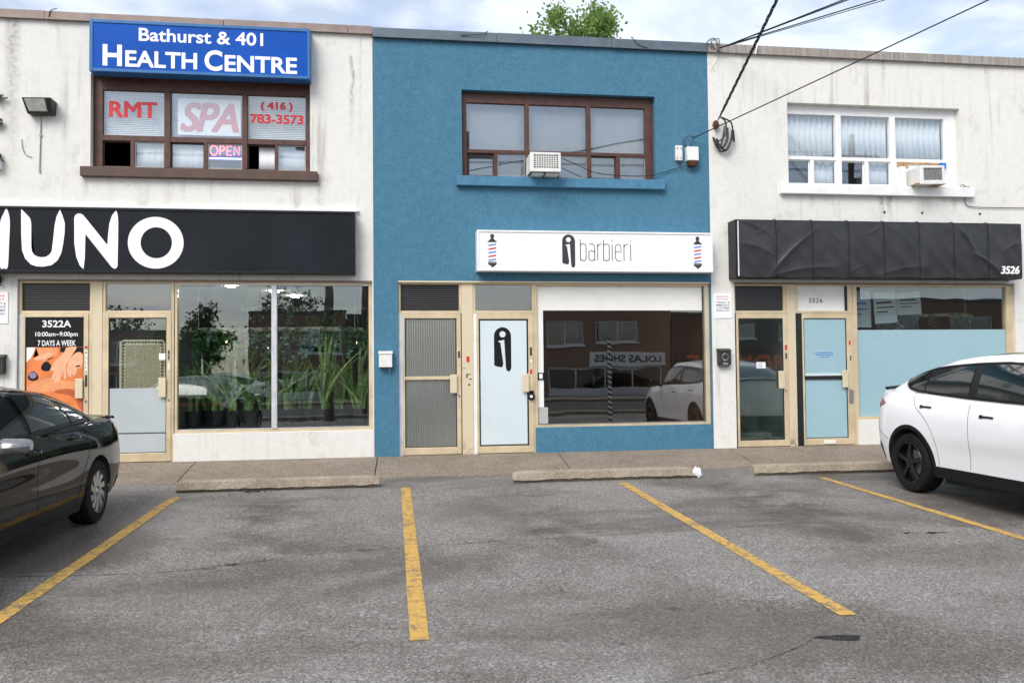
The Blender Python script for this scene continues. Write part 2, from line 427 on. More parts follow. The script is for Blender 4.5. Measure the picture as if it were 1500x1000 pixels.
def asphalt():
    t = NT('asphalt'); v = t.pos()
    base = t.ramp(t.noise(v, 150.0, 2, 0.7), [(0.30, (0.082, 0.074, 0.066)), (0.50, (0.186, 0.171, 0.155)), (0.70, (0.315, 0.292, 0.267))])
    st = t.ramp(t.sep(t.voro(v, 74.0))[0], [(0.60, 0.0), (0.78, 0.55), (1.0, 1.0)])
    col = t.mix(t.math('MULTIPLY', st, 0.62), base, (0.46, 0.44, 0.415))
    pit = t.ramp(t.sep(t.voro(v, 96.0))[1], [(0.70, 0.0), (0.90, 1.0)])
    col = t.mix(t.math('MULTIPLY', pit, 0.65), col, (0.030, 0.028, 0.026))
    # worn and bleached areas
    lite = t.ramp(t.noise(v, 0.55, 5, 0.62), [(0.46, 0.0), (0.72, 1.0)])
    col = t.mix(t.math('MULTIPLY', lite, 0.34), col, (0.34, 0.322, 0.304))
    # damp, brownish patches
    big = t.ramp(t.noise(t.pos((0.8, 1.15, 1)), 0.50, 7, 0.62, 0.5), [(0.44, 0.0), (0.60, 1.0)])
    col = t.mix(t.math('MULTIPLY', big, 0.78), col, (0.44, 0.395, 0.350), 'MULTIPLY')
    # oil drips down the middle of each stall, where engines stand
    xx = t.math('FRACT', t.math('DIVIDE', t.math('ADD', t.sep(v)[0], 2.447 + 26.1), 2.61))
    mid = t.ramp(xx, [(0.22, 0.0), (0.42, 1.0), (0.58, 1.0), (0.80, 0.0)])
    yy = t.ramp(t.math('DIVIDE', t.math('ADD', t.sep(v)[1], 8.0), 8.0), [(0.18, 0.0), (0.42, 1.0), (0.66, 1.0), (0.76, 0.0)])
    drip = t.ramp(t.noise(v, 1.5, 6, 0.68, 0.6), [(0.42, 0.0), (0.62, 1.0)])
    k = t.math('MULTIPLY', t.math('MULTIPLY', mid, yy), drip)
    col = t.mix(t.math('MULTIPLY', k, 0.80), col, (0.36, 0.325, 0.30), 'MULTIPLY')
    sp = t.ramp(t.noise(v, 5.5, 4, 0.6), [(0.66, 0.0), (0.72, 1.0)])
    col = t.mix(t.math('MULTIPLY', t.math('MULTIPLY', sp, mid), 0.7), col, (0.03, 0.027, 0.025))
    t.P(color=col, rough=t.ramp(big, [(0.0, 0.86), (1.0, 0.50)]), spec=0.42)
    t.bump(t.noise(v, 150.0, 2, 0.7), 0.25, 0.004)
    return t.m
M['asphalt'] = asphalt()
def concrete(name, a, b, c, dirt, scale=105.0, dirt_amt=0.5):
    t = NT(name); v = t.pos()
    cell = t.sep(t.voro(v, scale))[0]
    col = t.ramp(cell, [(0.0, a), (0.5, b), (1.0, c)])
    f = t.ramp(t.noise(v, 1.7, 6, 0.65), [(0.42, 0.0), (0.7, 1.0)])
    col = t.mix(t.math('MULTIPLY', f, dirt_amt), col, dirt, 'MULTIPLY')
    f = t.ramp(t.noise(v, 9, 5, 0.7), [(0.5, 0.0), (0.72, 1.0)])
    col = t.mix(t.math('MULTIPLY', f, 0.35), col, dirt, 'MULTIPLY')
    t.P(color=col, rough=0.85, spec=0.3)
    t.bump(t.math('ADD', t.voro(v, scale, 'F1', 'Distance'), t.noise(v, 30, 4)), 0.2, 0.002)
    return t.m
M['sidewalk'] = concrete('sidewalk_concrete', (0.140, 0.112, 0.083), (0.225, 0.185, 0.143), (0.35, 0.30, 0.243), (0.58, 0.53, 0.48))
M['wheel_stop'] = concrete('wheel_stop_concrete', (0.22, 0.182, 0.135), (0.315, 0.265, 0.200), (0.43, 0.37, 0.295), (0.45, 0.40, 0.33), 130.0, 0.55)
def line_paint():
    t = NT('line_paint'); v = t.pos()
    f = t.ramp(t.noise(v, 16, 8, 0.75), [(0.46, 0.0), (0.60, 1.0)])
    g = t.ramp(t.noise(v, 2.2, 4, 0.6), [(0.34, 0.12), (0.56, 1.0)])
    h = t.ramp(t.noise(v, 60, 3, 0.6), [(0.3, 0.75), (0.7, 1.0)])
    col = t.mix(t.math('MULTIPLY', t.math('MULTIPLY', f, g), 0.95), (0.64, 0.385, 0.085), (0.17, 0.14, 0.105))
    t.P(color=t.mix(1.0, col, h, 'MULTIPLY'), rough=0.7); t.bump(t.voro(v, 80, 'F1', 'Distance'), 0.4, 0.004); return t.m
M['line_paint'] = line_paint()

# ------------------------------------------------------------------ ground
def lot_z(y): return -0.117 + 0.0243 * max(y, -14.0)
def ground_sheet():
    mb = MB()
    xs = [-400, -60, -20, 0, 20, 60, 400]; ys = [-400, -60, -36.5, -14.0, -8, -4, -0.9, 0.5, 20, 60, 400]
    P = []
    for x in xs:
        P.append([(x, y, lot_z(y) if y < -0.95 else -0.14) for y in ys])
    mb.grid([list(r) for r in P][::-1])
    return mb
g = ground_sheet()
lot = g.build('parking_lot', M['asphalt'])
tag(lot, 'damp grey asphalt parking lot with worn stall lines', None, None, 'structure')

# stall lines, worn yellow paint lying 4 mm above the asphalt
for x, y0, y1, w in ((-2.447, -7.30, -2.20, 0.115), (0.142, -7.28, -2.00, 0.112), (2.787, -7.26, -2.13, 0.112), (5.367, -7.30, -2.19, 0.10)):
    n = 40; A = []; B = []
    for i in range(n + 1):
        y = y0 + (y1 - y0) * i / n
        ja, jb = rng.normal(0, 0.0018, 2)
        A.append((x - w/2 + ja, y, lot_z(y) + 0.004)); B.append((x + w/2 + jb, y, lot_z(y) + 0.004))
    MB().grid([B, A]).build('stall_line', M['line_paint'], lot)
# cracks and small wet hollows in the asphalt
def crack(pts, w):
    A = []; B = []
    P = smooth_poly(pts, 14, False)
    for i, p in enumerate(P):
        jy = rng.normal(0, 0.010); ww = w * (0.35 + abs(rng.normal(0.5, 0.4)))
        A.append((p[0], p[1] + jy - ww/2, lot_z(p[1]) + 0.0025)); B.append((p[0], p[1] + jy + ww/2, lot_z(p[1]) + 0.0025))
    return MB().grid([A, B])
M['crack'] = plain('crack_tar', (0.022, 0.021, 0.02), 0.8, var=0.3, scale=20)
crack([(-4.2, -5.62), (-2.9, -5.45), (-1.7, -5.50), (-0.6, -5.12), (0.3, -5.00), (1.4, -4.90), (2.9, -4.78), (4.0, -4.70), (5.0, -5.02), (5.9, -5.10)], 0.008).build('crack', M['crack'], lot)
crack([(1.4, -8.05), (1.9, -7.9), (2.25, -7.7), (2.5, -7.52)], 0.004).build('crack', M['crack'], lot)
def blot(cx, cy, rx, ry, seed):
    r = np.random.default_rng(seed); n = 26; pts = []
    ph = r.uniform(0, 6.28, 4)
    for i in range(n):
        a = 2 * math.pi * i / n
        k = 1 + 0.22 * math.sin(2*a+ph[0]) + 0.16 * math.sin(3*a+ph[1]) + 0.12 * math.sin(5*a+ph[2])
        x = cx + rx * k * math.cos(a); y = cy + ry * k * math.sin(a)
        pts.append((x, y, lot_z(y) + 0.003))
    return MB().add(pts, [tuple(range(n))])
M['wet'] = plain('wet_hollow', (0.020, 0.020, 0.021), 0.16, var=0.2, scale=10, spec=0.6)
for cx, cy, rx, ry, sd in ((2.53, -7.62, 0.12, 0.045, 1), (4.78, -5.27, 0.09, 0.035, 2), (4.52, -5.24, 0.03, 0.02, 3)):
    blot(cx, cy, rx, ry, sd).build('puddle', M['wet'], lot)

# sidewalk of separate sloping slabs along the shops
walk = MB().box(-40, 40, -1.0, 0.0, -0.40, -0.30).build('sidewalk', M['sidewalk'])
tag(walk, 'brown exposed aggregate concrete sidewalk along the shops', None, None, 'structure')
joints = [-13.2, -10.6, -7.95, -5.35, -2.72, -0.225, 2.40, 5.06, 7.7, 10.35, 13.0, 15.6]
skew = [0, 0, 0, 0, -0.02, 0.02, 0.03, 0.05, 0, 0, 0, 0]
for i in range(len(joints) - 1):
    x0, x1 = joints[i] + 0.007, joints[i+1] - 0.007
    n = 22; r = np.random.default_rng(50 + i)
    fr = -1.24 + np.convolve(r.normal(0, 0.06, n + 9), np.ones(5) / 5, 'same')[4:4+n+1]
    zf = lambda y: lot_z(-1.24) * (-y) / 1.24 + 0.006
    T = []; B = []; F = []
    for k in range(n + 1):
        u = k / n
        xa = x0 + (x1 - x0) * u
        col = []
        for q in (0.02, -0.3, -0.6, -0.9, fr[k]):
            sk = skew[i] * (1 - u) + skew[i+1] * u
            col.append((xa - sk * q * -1.0, q, min(0.006, zf(q)) if q > -1.2 else lot_z(q) + 0.005))
        col.append((xa, fr[k] - 0.004, lot_z(fr[k]) - 0.03))
        T.append(col)
    m = MB(); m.grid(T[::-1])
    m.add([T[0][j] for j in range(6)] + [(T[0][j][0], T[0][j][1], -0.25) for j in range(6)], [(j, j+1, 7+j, 6+j) for j in range(5)])
    m.add([T[n][j] for j in range(6)] + [(T[n][j][0], T[n][j][1], -0.25) for j in range(6)], [(j+1, j, 6+j, 7+j) for j in range(5)])
    m.build('slab', M['sidewalk'], walk)

# concrete wheel stops
def wheel_stop(x0, x1, label, seed):
    r = np.random.default_rng(seed); n = 30; P = []
    yb, yf = -1.72, -1.935; zb = lot_z(-1.85)
    for i in range(n + 1):
        u = i / n; x = x0 + (x1 - x0) * u
        e = min(u, 1 - u) * (x1 - x0)
        sh = 0.02 * max(0, 1 - e / 0.06)
        j = lambda s=0.0014: r.normal(0, s)
        P.append([(x, yb, zb - 0.01), (x + j(), yb - 0.028 - sh + j(), zb + 0.10), (x, yb - 0.055 - sh, zb + 0.137 - sh + j()), (x, yf + 0.06 + sh, zb + 0.140 - sh + j()),
                  (x + j(), yf + 0.030 + sh + j(), zb + 0.118 + j()), (x, yf + 0.008 + j(0.002), zb + 0.036 + j(0.004)), (x, yf + 0.055, zb + 0.030 + j(0.004)), (x, yf + 0.060, zb - 0.01)])
    m = MB(); m.grid(P[::-1]); m.add(P[0], [tuple(range(8))]); m.add(P[n], [tuple(range(7, -1, -1))])
    o = m.build('wheel_stop', M['wheel_stop'], off=((x0 + x1) / 2, -1.85, zb))
    tag(o, label, 'wheel stop', 'wheel stops along the sidewalk')
wheel_stop(-2.53, -0.175, 'concrete wheel stop with chipped right end in front of the plant shop window', 1)
wheel_stop(1.455, 3.80, 'concrete wheel stop in front of the blue shop with white scrap at its end', 2)
wheel_stop(4.60, 7.00, 'concrete wheel stop at the rear wheel of the white car', 3)
# crumpled white scrap at the end of the middle wheel stop
m = MB(); bmx = bmesh.new(); bmesh.ops.create_icosphere(bmx, subdivisions=3, radius=1)
r = np.random.default_rng(5)
for v in bmx.verts:
    k = 1 + 0.45 * (r.random() - 0.5); v.co = Vector((v.co.x * 0.055 * k + 3.835, v.co.y * 0.05 * k - 1.90, max(0, v.co.z * 0.065 * k + 0.05) + lot_z(-1.9) + 0.004 + 0.02 * (v.co.x < 0)))
me = bpy.data.meshes.new('paper_scrap'); bmx.to_mesh(me); bmx.free()
o = obj('paper_scrap', me, M['print_white']); tag(o, 'crumpled white paper scrap at end of the middle wheel stop', 'litter')
m = MB()
for k in range(9):
    a = r.uniform(0, 6.28); cx, cy = -1.62 + r.uniform(-0.13, 0.13), -1.98 + r.uniform(-0.03, 0.03); z = lot_z(cy) + 0.006
    dx, dy = 0.05 * math.cos(a), 0.03 * math.sin(a)
    m.add([(cx-dx, cy-dy, z), (cx+dy*0.5, cy-dx*0.3, z+0.012), (cx+dx, cy+dy, z+0.004), (cx-dy*0.5, cy+dx*0.3, z+0.014)], [(0, 1, 2, 3)])
M['dead_leaf'] = plain('dead_leaf', (0.07, 0.04, 0.02), 0.8, var=0.4, scale=20)
o = m.build('leaf_litter', M['dead_leaf']); tag(o, 'small heap of brown dead leaves against left wheel stop', None, None, 'stuff')
del o['label']; o['label'] = 'small heap of brown dead leaves against left wheel stop'

# ------------------------------------------------------------------ buildings
def wall_mesh(x0, x1, z0, z1, holes, y0, y1):
    # front wall with rectangular openings (holes: x0,x1,z0,z1), with reveals
    xs = sorted({x0, x1, *[h[0] for h in holes], *[h[1] for h in holes]}); zs = sorted({z0, z1, *[h[2] for h in holes], *[h[3] for h in holes]})
    xs = [x for x in xs if x0 <= x <= x1]; zs = [z for z in zs if z0 <= z <= z1]
    def hole(a, b): return any(h[0] < a < h[1] and h[2] < b < h[3] for h in holes)
    m = MB()
    ok = lambda i, k: 0 <= i < len(xs)-1 and 0 <= k < len(zs)-1 and not hole((xs[i]+xs[i+1])/2, (zs[k]+zs[k+1])/2)
    for i in range(len(xs)-1):
        for k in range(len(zs)-1):
            if not ok(i, k): continue
            a, b, c_, d = xs[i], xs[i+1], zs[k], zs[k+1]
            m.add([(a,y0,c_),(b,y0,c_),(b,y0,d),(a,y0,d)], [(0,1,2,3)]); m.add([(a,y1,c_),(b,y1,c_),(b,y1,d),(a,y1,d)], [(3,2,1,0)])
            if not ok(i-1, k): m.add([(a,y0,c_),(a,y1,c_),(a,y1,d),(a,y0,d)], [(3,2,1,0)])
            if not ok(i+1, k): m.add([(b,y0,c_),(b,y1,c_),(b,y1,d),(b,y0,d)], [(0,1,2,3)])
            if not ok(i, k-1): m.add([(a,y0,c_),(b,y0,c_),(b,y1,c_),(a,y1,c_)], [(3,2,1,0)])
            if not ok(i, k+1): m.add([(a,y0,d),(b,y0,d),(b,y1,d),(a,y1,d)], [(0,1,2,3)])
    return m
DEPTH = 9.0
HEAD = 2.535
b_left = thing('white_shop_building', 'white stucco two storey shop building with blue sign and plant shop window', 'building', (-5.0, 0, 0))
b_mid = thing('blue_shop_building', 'blue stucco two storey shop building in the middle of the row', 'building', (2.27, 0, 0))
b_right = thing('white_shop_building', 'white stucco two storey shop building with black cloth covered sign', 'building', (9.4, 0, 0))
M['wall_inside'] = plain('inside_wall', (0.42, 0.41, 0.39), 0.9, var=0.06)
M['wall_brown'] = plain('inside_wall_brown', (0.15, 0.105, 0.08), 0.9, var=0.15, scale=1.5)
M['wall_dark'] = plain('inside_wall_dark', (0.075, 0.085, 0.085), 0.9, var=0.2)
M['floor_wood'] = plain('inside_floor', (0.10, 0.075, 0.055), 0.5, var=0.25, scale=4)
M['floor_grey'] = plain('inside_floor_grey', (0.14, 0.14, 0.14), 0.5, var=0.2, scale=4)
M['roof_felt'] = plain('roof_felt', (0.09, 0.09, 0.09), 0.95, var=0.2)
M['ceiling'] = plain('inside_ceiling', (0.70, 0.70, 0.68), 0.9, var=0.03)
def building(b, x0, x1, zt, holes, wallmat, inside, floor, cop, cop_z, cop_joints, cop_mat):
    wall_mesh(x0 + 0.001, x1 - 0.001, -0.16, zt, holes, 0.0, 0.24).build('wall', wallmat, b)
    MB().box(x0 + .001, x0 + 0.10, 0.241, DEPTH, -0.16, zt - 0.1).build('side_wall', inside, b)
    MB().box(x1 - 0.10, x1 - .001, 0.241, DEPTH, -0.16, zt - 0.1).build('side_wall', inside, b)
    MB().box(x0 + .101, x1 - .101, DEPTH - 0.2, DEPTH, -0.16, zt - 0.1).build('back_wall', inside, b)
    MB().box(x0 + .101, x1 - .101, 0.05, DEPTH - .201, -0.15, 0.0).build('floor', floor, b)
    MB().box(x0 + .101, x1 - .101, 0.241, DEPTH - .201, 2.72, 3.05).build('ceiling', M['ceiling'], b)
    MB().box(x0 + .101, x1 - .101, 0.241, DEPTH - .201, 5.62, 5.85).build('roof', M['roof_felt'], b)
    js = [x0] + cop_joints + [x1]
    for a, c_ in zip(js[:-1], js[1:]):
        m = MB(); r = random.uniform(-0.006, 0.006)
        m.box(a + 0.003, c_ - 0.003, -0.045 + r, 0.30, cop_z[0] + r * 0.5, cop_z[1] + r)
        m.box(a + 0.003, c_ - 0.003, -0.053 + r, -0.0455 + r, cop_z[0] - 0.008 + r * 0.5, cop_z[0] + 0.02)
        m.build('coping', cop_mat, b, bevel=0.006)
WIN_L = (-4.13, -1.161, 4.085, 5.40); WIN_C = (1.022, 3.972, 4.075, 5.367); WIN_R = (6.115, 9.06, 4.065, 5.356)
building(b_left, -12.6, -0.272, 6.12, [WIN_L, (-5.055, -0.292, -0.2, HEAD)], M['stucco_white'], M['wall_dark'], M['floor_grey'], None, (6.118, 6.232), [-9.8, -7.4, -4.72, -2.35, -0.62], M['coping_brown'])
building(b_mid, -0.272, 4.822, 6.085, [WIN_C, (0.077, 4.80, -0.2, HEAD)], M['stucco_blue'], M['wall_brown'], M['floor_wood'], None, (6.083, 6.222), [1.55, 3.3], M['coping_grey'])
building(b_right, 4.822, 14.0, 6.09, [WIN_R, (5.19, 9.95, -0.2, HEAD)], M['stucco_white'], M['wall_inside'], M['floor_grey'], None, (6.085, 6.218), [5.62, 7.9, 9.65, 11.9], M['coping_tan'])
# partitions behind the shop fronts (door passages and stairwells)
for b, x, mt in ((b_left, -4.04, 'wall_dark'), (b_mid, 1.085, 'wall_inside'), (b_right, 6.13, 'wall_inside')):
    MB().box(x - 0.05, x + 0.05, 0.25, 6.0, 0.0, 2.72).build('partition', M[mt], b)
for b, x0, x1 in ((b_mid, 0.10, 1.03), (b_right, 5.21, 6.075)):
    for k in range(12):
        MB().box(x0, x1, 0.95 + 0.27 * k, 5.0, 0.001 + 0.19 * k, 0.19 * (k + 1)).build('stair_step', M['wall_inside'] if b is b_right else M['cream_panel'], b)

# ------------------------------------------------------------------ upper windows
def upper_window(b, W, frame_mat, sill_mat, cols, tz, divs, gl, sill, fy=(0.105, 0.175), mull=None, skip=(), open_=()):
    x0, x1, z0, z1 = W
    # cols: (glass x0, x1) for the three bays; tz: transom bar z0,z1; divs: sash divider (x0,x1) in each bay's lower light
    zt = 5.21
    m = MB()
    m.box(x0, cols[0][0], fy[0], fy[1], z0, z1); m.box(cols[2][1], x1, fy[0], fy[1], z0, z1)
    m.box(cols[0][0], cols[2][1], fy[0] + .001, fy[1], zt, z1); m.box(cols[0][0], cols[2][1], fy[0] + .001, fy[1], z0, z0 + 0.045)
    win = m.build('window', frame_mat, b, bevel=0.004)
    for i in range(2):
        MB().box(cols[i][1], cols[i+1][0], fy[0] - 0.015, fy[1], z0 + .0455, zt).build('mullion', frame_mat if mull is None else mull, win, bevel=0.004)
    for i, (a, c_) in enumerate(cols):
        MB().box(a, c_, fy[0] - 0.006, fy[1] - .01, tz[0], tz[1]).build('transom_bar', frame_mat, win, bevel=0.003)
        MB().box(a, c_, 0.138, 0.143, tz[1], zt).build('pane', gl, win)
        if i in skip: continue
        d = divs[i]
        MB().box(d[0], d[1], fy[0] - 0.004, fy[1] - .005, z0 + .0455, tz[0] - .0005).build('sash_bar', frame_mat, win, bevel=0.003)
        for k, (p, q) in enumerate(((a, d[0]), (d[1], c_))):
            yy = 0.154 if k == 0 else 0.130
            if not (k == 0 and i in open_): MB().box(p, q, yy, yy + 0.005, z0 + .046, tz[0] - .001).build('pane', gl, win)
            s = MB(); w = 0.014
            s.box(p, p + w, yy - 0.012, yy - .001, z0 + .046, tz[0] - .001); s.box(q - w, q, yy - 0.012, yy - .001, z0 + .046, tz[0] - .001)
            s.box(p + w, q - w, yy - 0.012, yy - .001, z0 + .046, z0 + .046 + w); s.box(p + w, q - w, yy - 0.012, yy - .001, tz[0] - .001 - w, tz[0] - .001)
            s.build('sash', frame_mat if frame_mat is M['white_paint'] or k == 0 else M['metal_grey'], win)
    MB().box(sill[0], sill[1], -0.085, 0.104, sill[2], sill[3]).build('sill', sill_mat, win, bevel=0.008)
    return win
wl = upper_window(b_left, WIN_L, M['brown_frame'], M['brown_sill'], [(-4.005, -3.182), (-3.099, -2.118), (-2.047, -1.233)], (4.495, 4.572),
                  [(-3.632, -3.578), (-2.647, -2.592), (-1.660, -1.625)], M['glass_upper'], (-4.237, -1.052, 3.948, 4.084), open_=(0, 2))
wc = upper_window(b_mid, WIN_C, M['brown_frame'], M['blue_paint'], [(1.101, 1.979), (2.041, 2.927), (2.990, 3.842)], (4.458, 4.510),
                  [(1.508, 1.559), (2.44, 2.49), (3.379, 3.443)], M['glass_upper'], (0.933, 4.092, 3.930, 4.074))
wr = upper_window(b_right, WIN_R, M['white_paint'], M['white_paint'], [(6.135, 6.968), (7.061, 7.899), (7.993, 8.849)], (4.488, 4.545),
                  [(6.535, 6.592), (7.456, 7.525), (8.1, 8.14)], M['glass_upper'], (5.957, 9.233, 3.910, 4.064), skip=(2,))
# copper coloured jamb strips on the blue building's window: the bay posts stand proud
# what hangs behind the panes
def venetian(parent, x0, x1, z0, z1, y, step=0.026):
    z = z1; k = 0
    m = MB()
    while z > z0:
        m.add([(x0, y + 0.005, z + 0.013), (x1, y + 0.005, z + 0.013), (x1, y - 0.007, z - 0.009), (x0, y - 0.007, z - 0.009)], [(0, 3, 2, 1)])
        z -= step
    o = m.build('slat', M['blind'], parent); o['kind'] = 'stuff'
    h = MB().box(x0, x1, y - 0.02, y + 0.02, z1 + 0.012, z1 + 0.04).build('head_rail', M['blind'], parent)
    for u in (0.15, 0.52, 0.87):
        MB().tube([(x0 + (x1-x0)*u, y - 0.014, z1 + 0.01), (x0 + (x1-x0)*u, y - 0.014, z0)], 0.002, 4).build('cord', M['blind'], parent)
for i, (a, c_, lb) in enumerate(((-4.0, -3.19, 'white venetian blind behind the red RMT lettering'), (-3.09, -2.125, 'white venetian blind behind the SPA paper sign'), (-2.04, -1.24, 'white venetian blind behind the red phone number'))):
    t = thing('venetian_blind', lb, 'blind', ((a + c_) / 2, 0.225, 4.6), group='venetian blinds upstairs')
    venetian(t, a + 0.01, c_ - 0.01, 4.60, 5.24, 0.225)
def shade(x0, x1, z0, z1, y, mat, name, label, cat, group, waves=0, amp=0.0):
    n = 90 if waves else 8; A = []; B = []
    for i in range(n + 1):
        u = i / n; x = x0 + (x1 - x0) * u
        yy = y + amp * (math.sin(u * waves * 6.283) + 0.5 * math.sin(u * waves * 14.1 + 1.0))
        A.append((x, yy, z0)); B.append((x, yy * 1.0, z1))
    o = MB().grid([A, B]).build(name, mat, off=((x0 + x1) / 2, y, z0), smooth=True)
    s = o.modifiers.new('thickness', 'SOLIDIFY'); s.thickness = 0.004
    return tag(o, label, cat, group)
for (a, c_), lb in zip([(1.09, 2.0), (2.02, 2.95), (2.97, 3.86)], ['grey roller shade behind left bay of blue building window', 'grey roller shade behind the window bay above white air conditioner', 'grey roller shade behind right bay of blue building window']):
    shade(a, c_, 4.08, 5.26, 0.215, M['shade_grey'], 'roller_shade', lb, 'shade', 'roller shades in the blue building')
for (a, c_), lb in zip([(6.13, 6.98), (7.05, 7.91), (7.98, 8.86)], ['white curtain in left bay of the white framed window', 'white curtain in middle bay of the white framed window', 'white curtain in the bay above the old air conditioner']):
    shade(a, c_, 4.52, 5.25, 0.215, M['curtain'], 'curtain', lb, 'curtain', 'white curtains upstairs', 9, 0.016)
for (a, c_), lb in zip([(6.59, 6.975), (7.52, 7.905)], ['white lower curtain beside left dark sliding pane', 'white lower curtain beside middle dark sliding pane']):
    shade(a, c_, 4.09, 4.50, 0.21, M['curtain'], 'lower_curtain', lb, 'curtain', 'short white curtains upstairs', 3, 0.008)
for (a, c_), lb in zip([(-3.57, -3.19), (-3.09, -2.66), (-1.90, -1.24)], ['pale blind in lower left sash of the spa window', 'pale blind in lower middle sash of the spa window', 'pale blind in lower right sash of the spa window']):
    shade(a, c_, 4.12, 4.49, 0.20, M['curtain'], 'lower_blind', lb, 'blind', 'pale lower blinds in spa window', 2, 0.004)

# lettering and papers in the spa window
m = MB(); put_text(m, 'RMT', -3.923, -3.294, 4.842, 5.056, 0.134, bold=0.010)
o = m.build('window_lettering', M['print_red'], off=(-3.6, 0.08, 4.83)); tag(o, 'red RMT letters stuck on the upper window', 'lettering')
o = MB().box(-3.013, -2.147, 0.150, 0.153, 4.615, 5.138).build('paper_sign', M['print_white'], off=(-2.58, 0.15, 4.615)); tag(o, 'white paper sign with pink SPA letters in upper window', 'paper sign')
m = MB(); put_text(m, 'SPA', -2.962, -2.19, 4.672, 5.078, 0.148, shear=0.25, bold=0.016, spacing=0.9)
m.build('lettering', M['print_pink'], o)
m = MB(); put_text(m, '( 416 )', -1.86, -1.425, 4.991, 5.122, 0.134, bold=0.007); put_text(m, '783-3573', -2.008, -1.274, 4.816, 4.942, 0.134, bold=0.007)
o = m.build('window_lettering', M['print_red'], off=(-1.64, 0.08, 4.81)); tag(o, 'red telephone number letters stuck on upper window', 'lettering')
t = thing('neon_open_sign', 'glowing red and blue OPEN sign in the spa window', 'neon sign', (-2.37, 0.13, 4.25))
def emis(name, col, st, base=(0.4, 0.4, 0.4)):
    n = NT(name); n.P(color=base, emit=col, estr=st, rough=0.5); return n.m
M['neon_red'] = emis('neon_red', (1.0, 0.10, 0.07), 1.6); M['neon_blue'] = emis('neon_blue', (0.55, 0.65, 1.0), 1.5)
M['neon_board'] = plain('neon_board', (0.10, 0.12, 0.45), 0.3)
MB().box(-2.60, -2.125, 0.150, 0.158, 4.265, 4.545).build('board', M['neon_board'], t)
m = MB()
def arc(cx, cz, rx, rz, a0, a1, n=14): return [(cx + rx*math.cos(rad(a0+(a1-a0)*i/n)), 0.142, cz + rz*math.sin(rad(a0+(a1-a0)*i/n))) for i in range(n+1)]
m.tube(arc(-2.515, 4.400, 0.052, 0.068, 0, 360, 20), 0.009, 6)
m.tube([(-2.43, 0.142, 4.335), (-2.43, 0.142, 4.465)] + arc(-2.405, 4.432, 0.035, 0.034, 90, -90, 8) + [(-2.43, 0.142, 4.398)], 0.009, 6)
m.tube([(-2.27, 0.142, 4.465), (-2.335, 0.142, 4.465), (-2.335, 0.142, 4.335), (-2.27, 0.142, 4.335)], 0.009, 6); m.tube([(-2.335, 0.142, 4.40), (-2.28, 0.142, 4.40)], 0.009, 6)
m.tube([(-2.235, 0.142, 4.335), (-2.235, 0.142, 4.465), (-2.165, 0.142, 4.335), (-2.165, 0.142, 4.465)], 0.009, 6)
m.build('tube_lettering', M['neon_red'], t)
m = MB(); m.tube([(-2.59, 0.142, 4.512), (-2.135, 0.142, 4.512)], 0.010, 6); m.tube([(-2.59, 0.142, 4.288), (-2.135, 0.142, 4.288)], 0.010, 6)
m.build('tube_border', M['neon_blue'], t)

# ------------------------------------------------------------------ shop fronts
AN = M['anodised']
FY0, FY1 = 0.045, 0.150        # frame depth
def fr_boxes(x0, x1, z0, z1, xi0, xi1, zi0, zi1, y0, y1):
    m = MB()
    m.box(x0, xi0, y0, y1, z0, z1); m.box(xi1, x1, y0, y1, z0, z1)
    if zi1 < z1: m.box(xi0, xi1, y0 + .0005, y1 - .0005, zi1, z1)
    if zi0 > z0: m.box(xi0, xi1, y0 + .0005, y1 - .0005, z0, zi0)
    return m
def transom(b, x0, x1, zi0, zi1, mat_pane, extra=None):
    f = fr_boxes(x0, x1, 2.062, HEAD, x0 + 0.035, x1 - 0.035, 2.102, 2.487, FY0, FY1).build('transom_window', AN, b, bevel=0.004)
    MB().box(x0 + .0355, x1 - .0355, 0.088, 0.093, 2.1025, 2.4865).build('pane', mat_pane, f)
    return f
def leaf(b, lx0, lx1, gx0, gx1, gz0, gz1, pane, rail=None, y0=0.030, y1=0.074, rail_mat=None):
    d = fr_boxes(lx0, lx1, 0.012, 2.058, gx0, gx1, gz0, gz1, y0, y1).build('door', AN, b, bevel=0.005)
    if pane is M['ribbed']:
        q = MB(); n = 240; A = []
        for i in range(n + 1):
            x = gx0 + (gx1 - gx0) * i / n; A.append((x, 0.054 + 0.0035 * math.cos((x - gx0) * 2 * math.pi / 0.034)))
        q.grid([[(x, y, gz0) for x, y in A], [(x, y, gz1) for x, y in A]]); q.build('pane', pane, d, smooth=True)
    else: MB().box(gx0, gx1, 0.050, 0.056, gz0, gz1).build('pane', pane, d)
    e = 0.010
    g = fr_boxes(gx0, gx1, gz0, gz1, gx0 + e, gx1 - e, gz0 + e, gz1 - e, 0.040, 0.0485).build('gasket', M['black_trim'], d)
    if rail: MB().box(gx0, gx1, 0.028, 0.062, rail[0], rail[1]).build('mid_rail', rail_mat or AN, d, bevel=0.004)
    # pull plate, bolts and lock on the right stile
    px = gx1 - 0.015
    m = MB(); m.box(px - 0.085, px + 0.015, 0.000, 0.012, 0.90, 1.17); m.box(px - 0.005, px + 0.012, 0.012, 0.0295, 0.92, 0.95); m.box(px - 0.005, px + 0.012, 0.012, 0.0295, 1.12, 1.15)
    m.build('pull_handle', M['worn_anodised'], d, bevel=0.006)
    MB().lathe([(0.0, 0.018), (0.014, 0.018), (0.017, 0.030)], 'y', 14, (gx1 + 0.030, 0, 0.86)).build('lock', M['metal_grey'], d, smooth=True)
    return d
def sticker(d, x, z, w, h, mat='print_red', y=0.0288):
    MB().box(x - w/2, x + w/2, y - .001, y, z - h/2, z + h/2).build('sticker', M[mat], d)
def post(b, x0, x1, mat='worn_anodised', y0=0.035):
    return MB().box(x0, x1, y0, 0.16, 0.0, HEAD).build('post', M[mat], b, bevel=0.004)
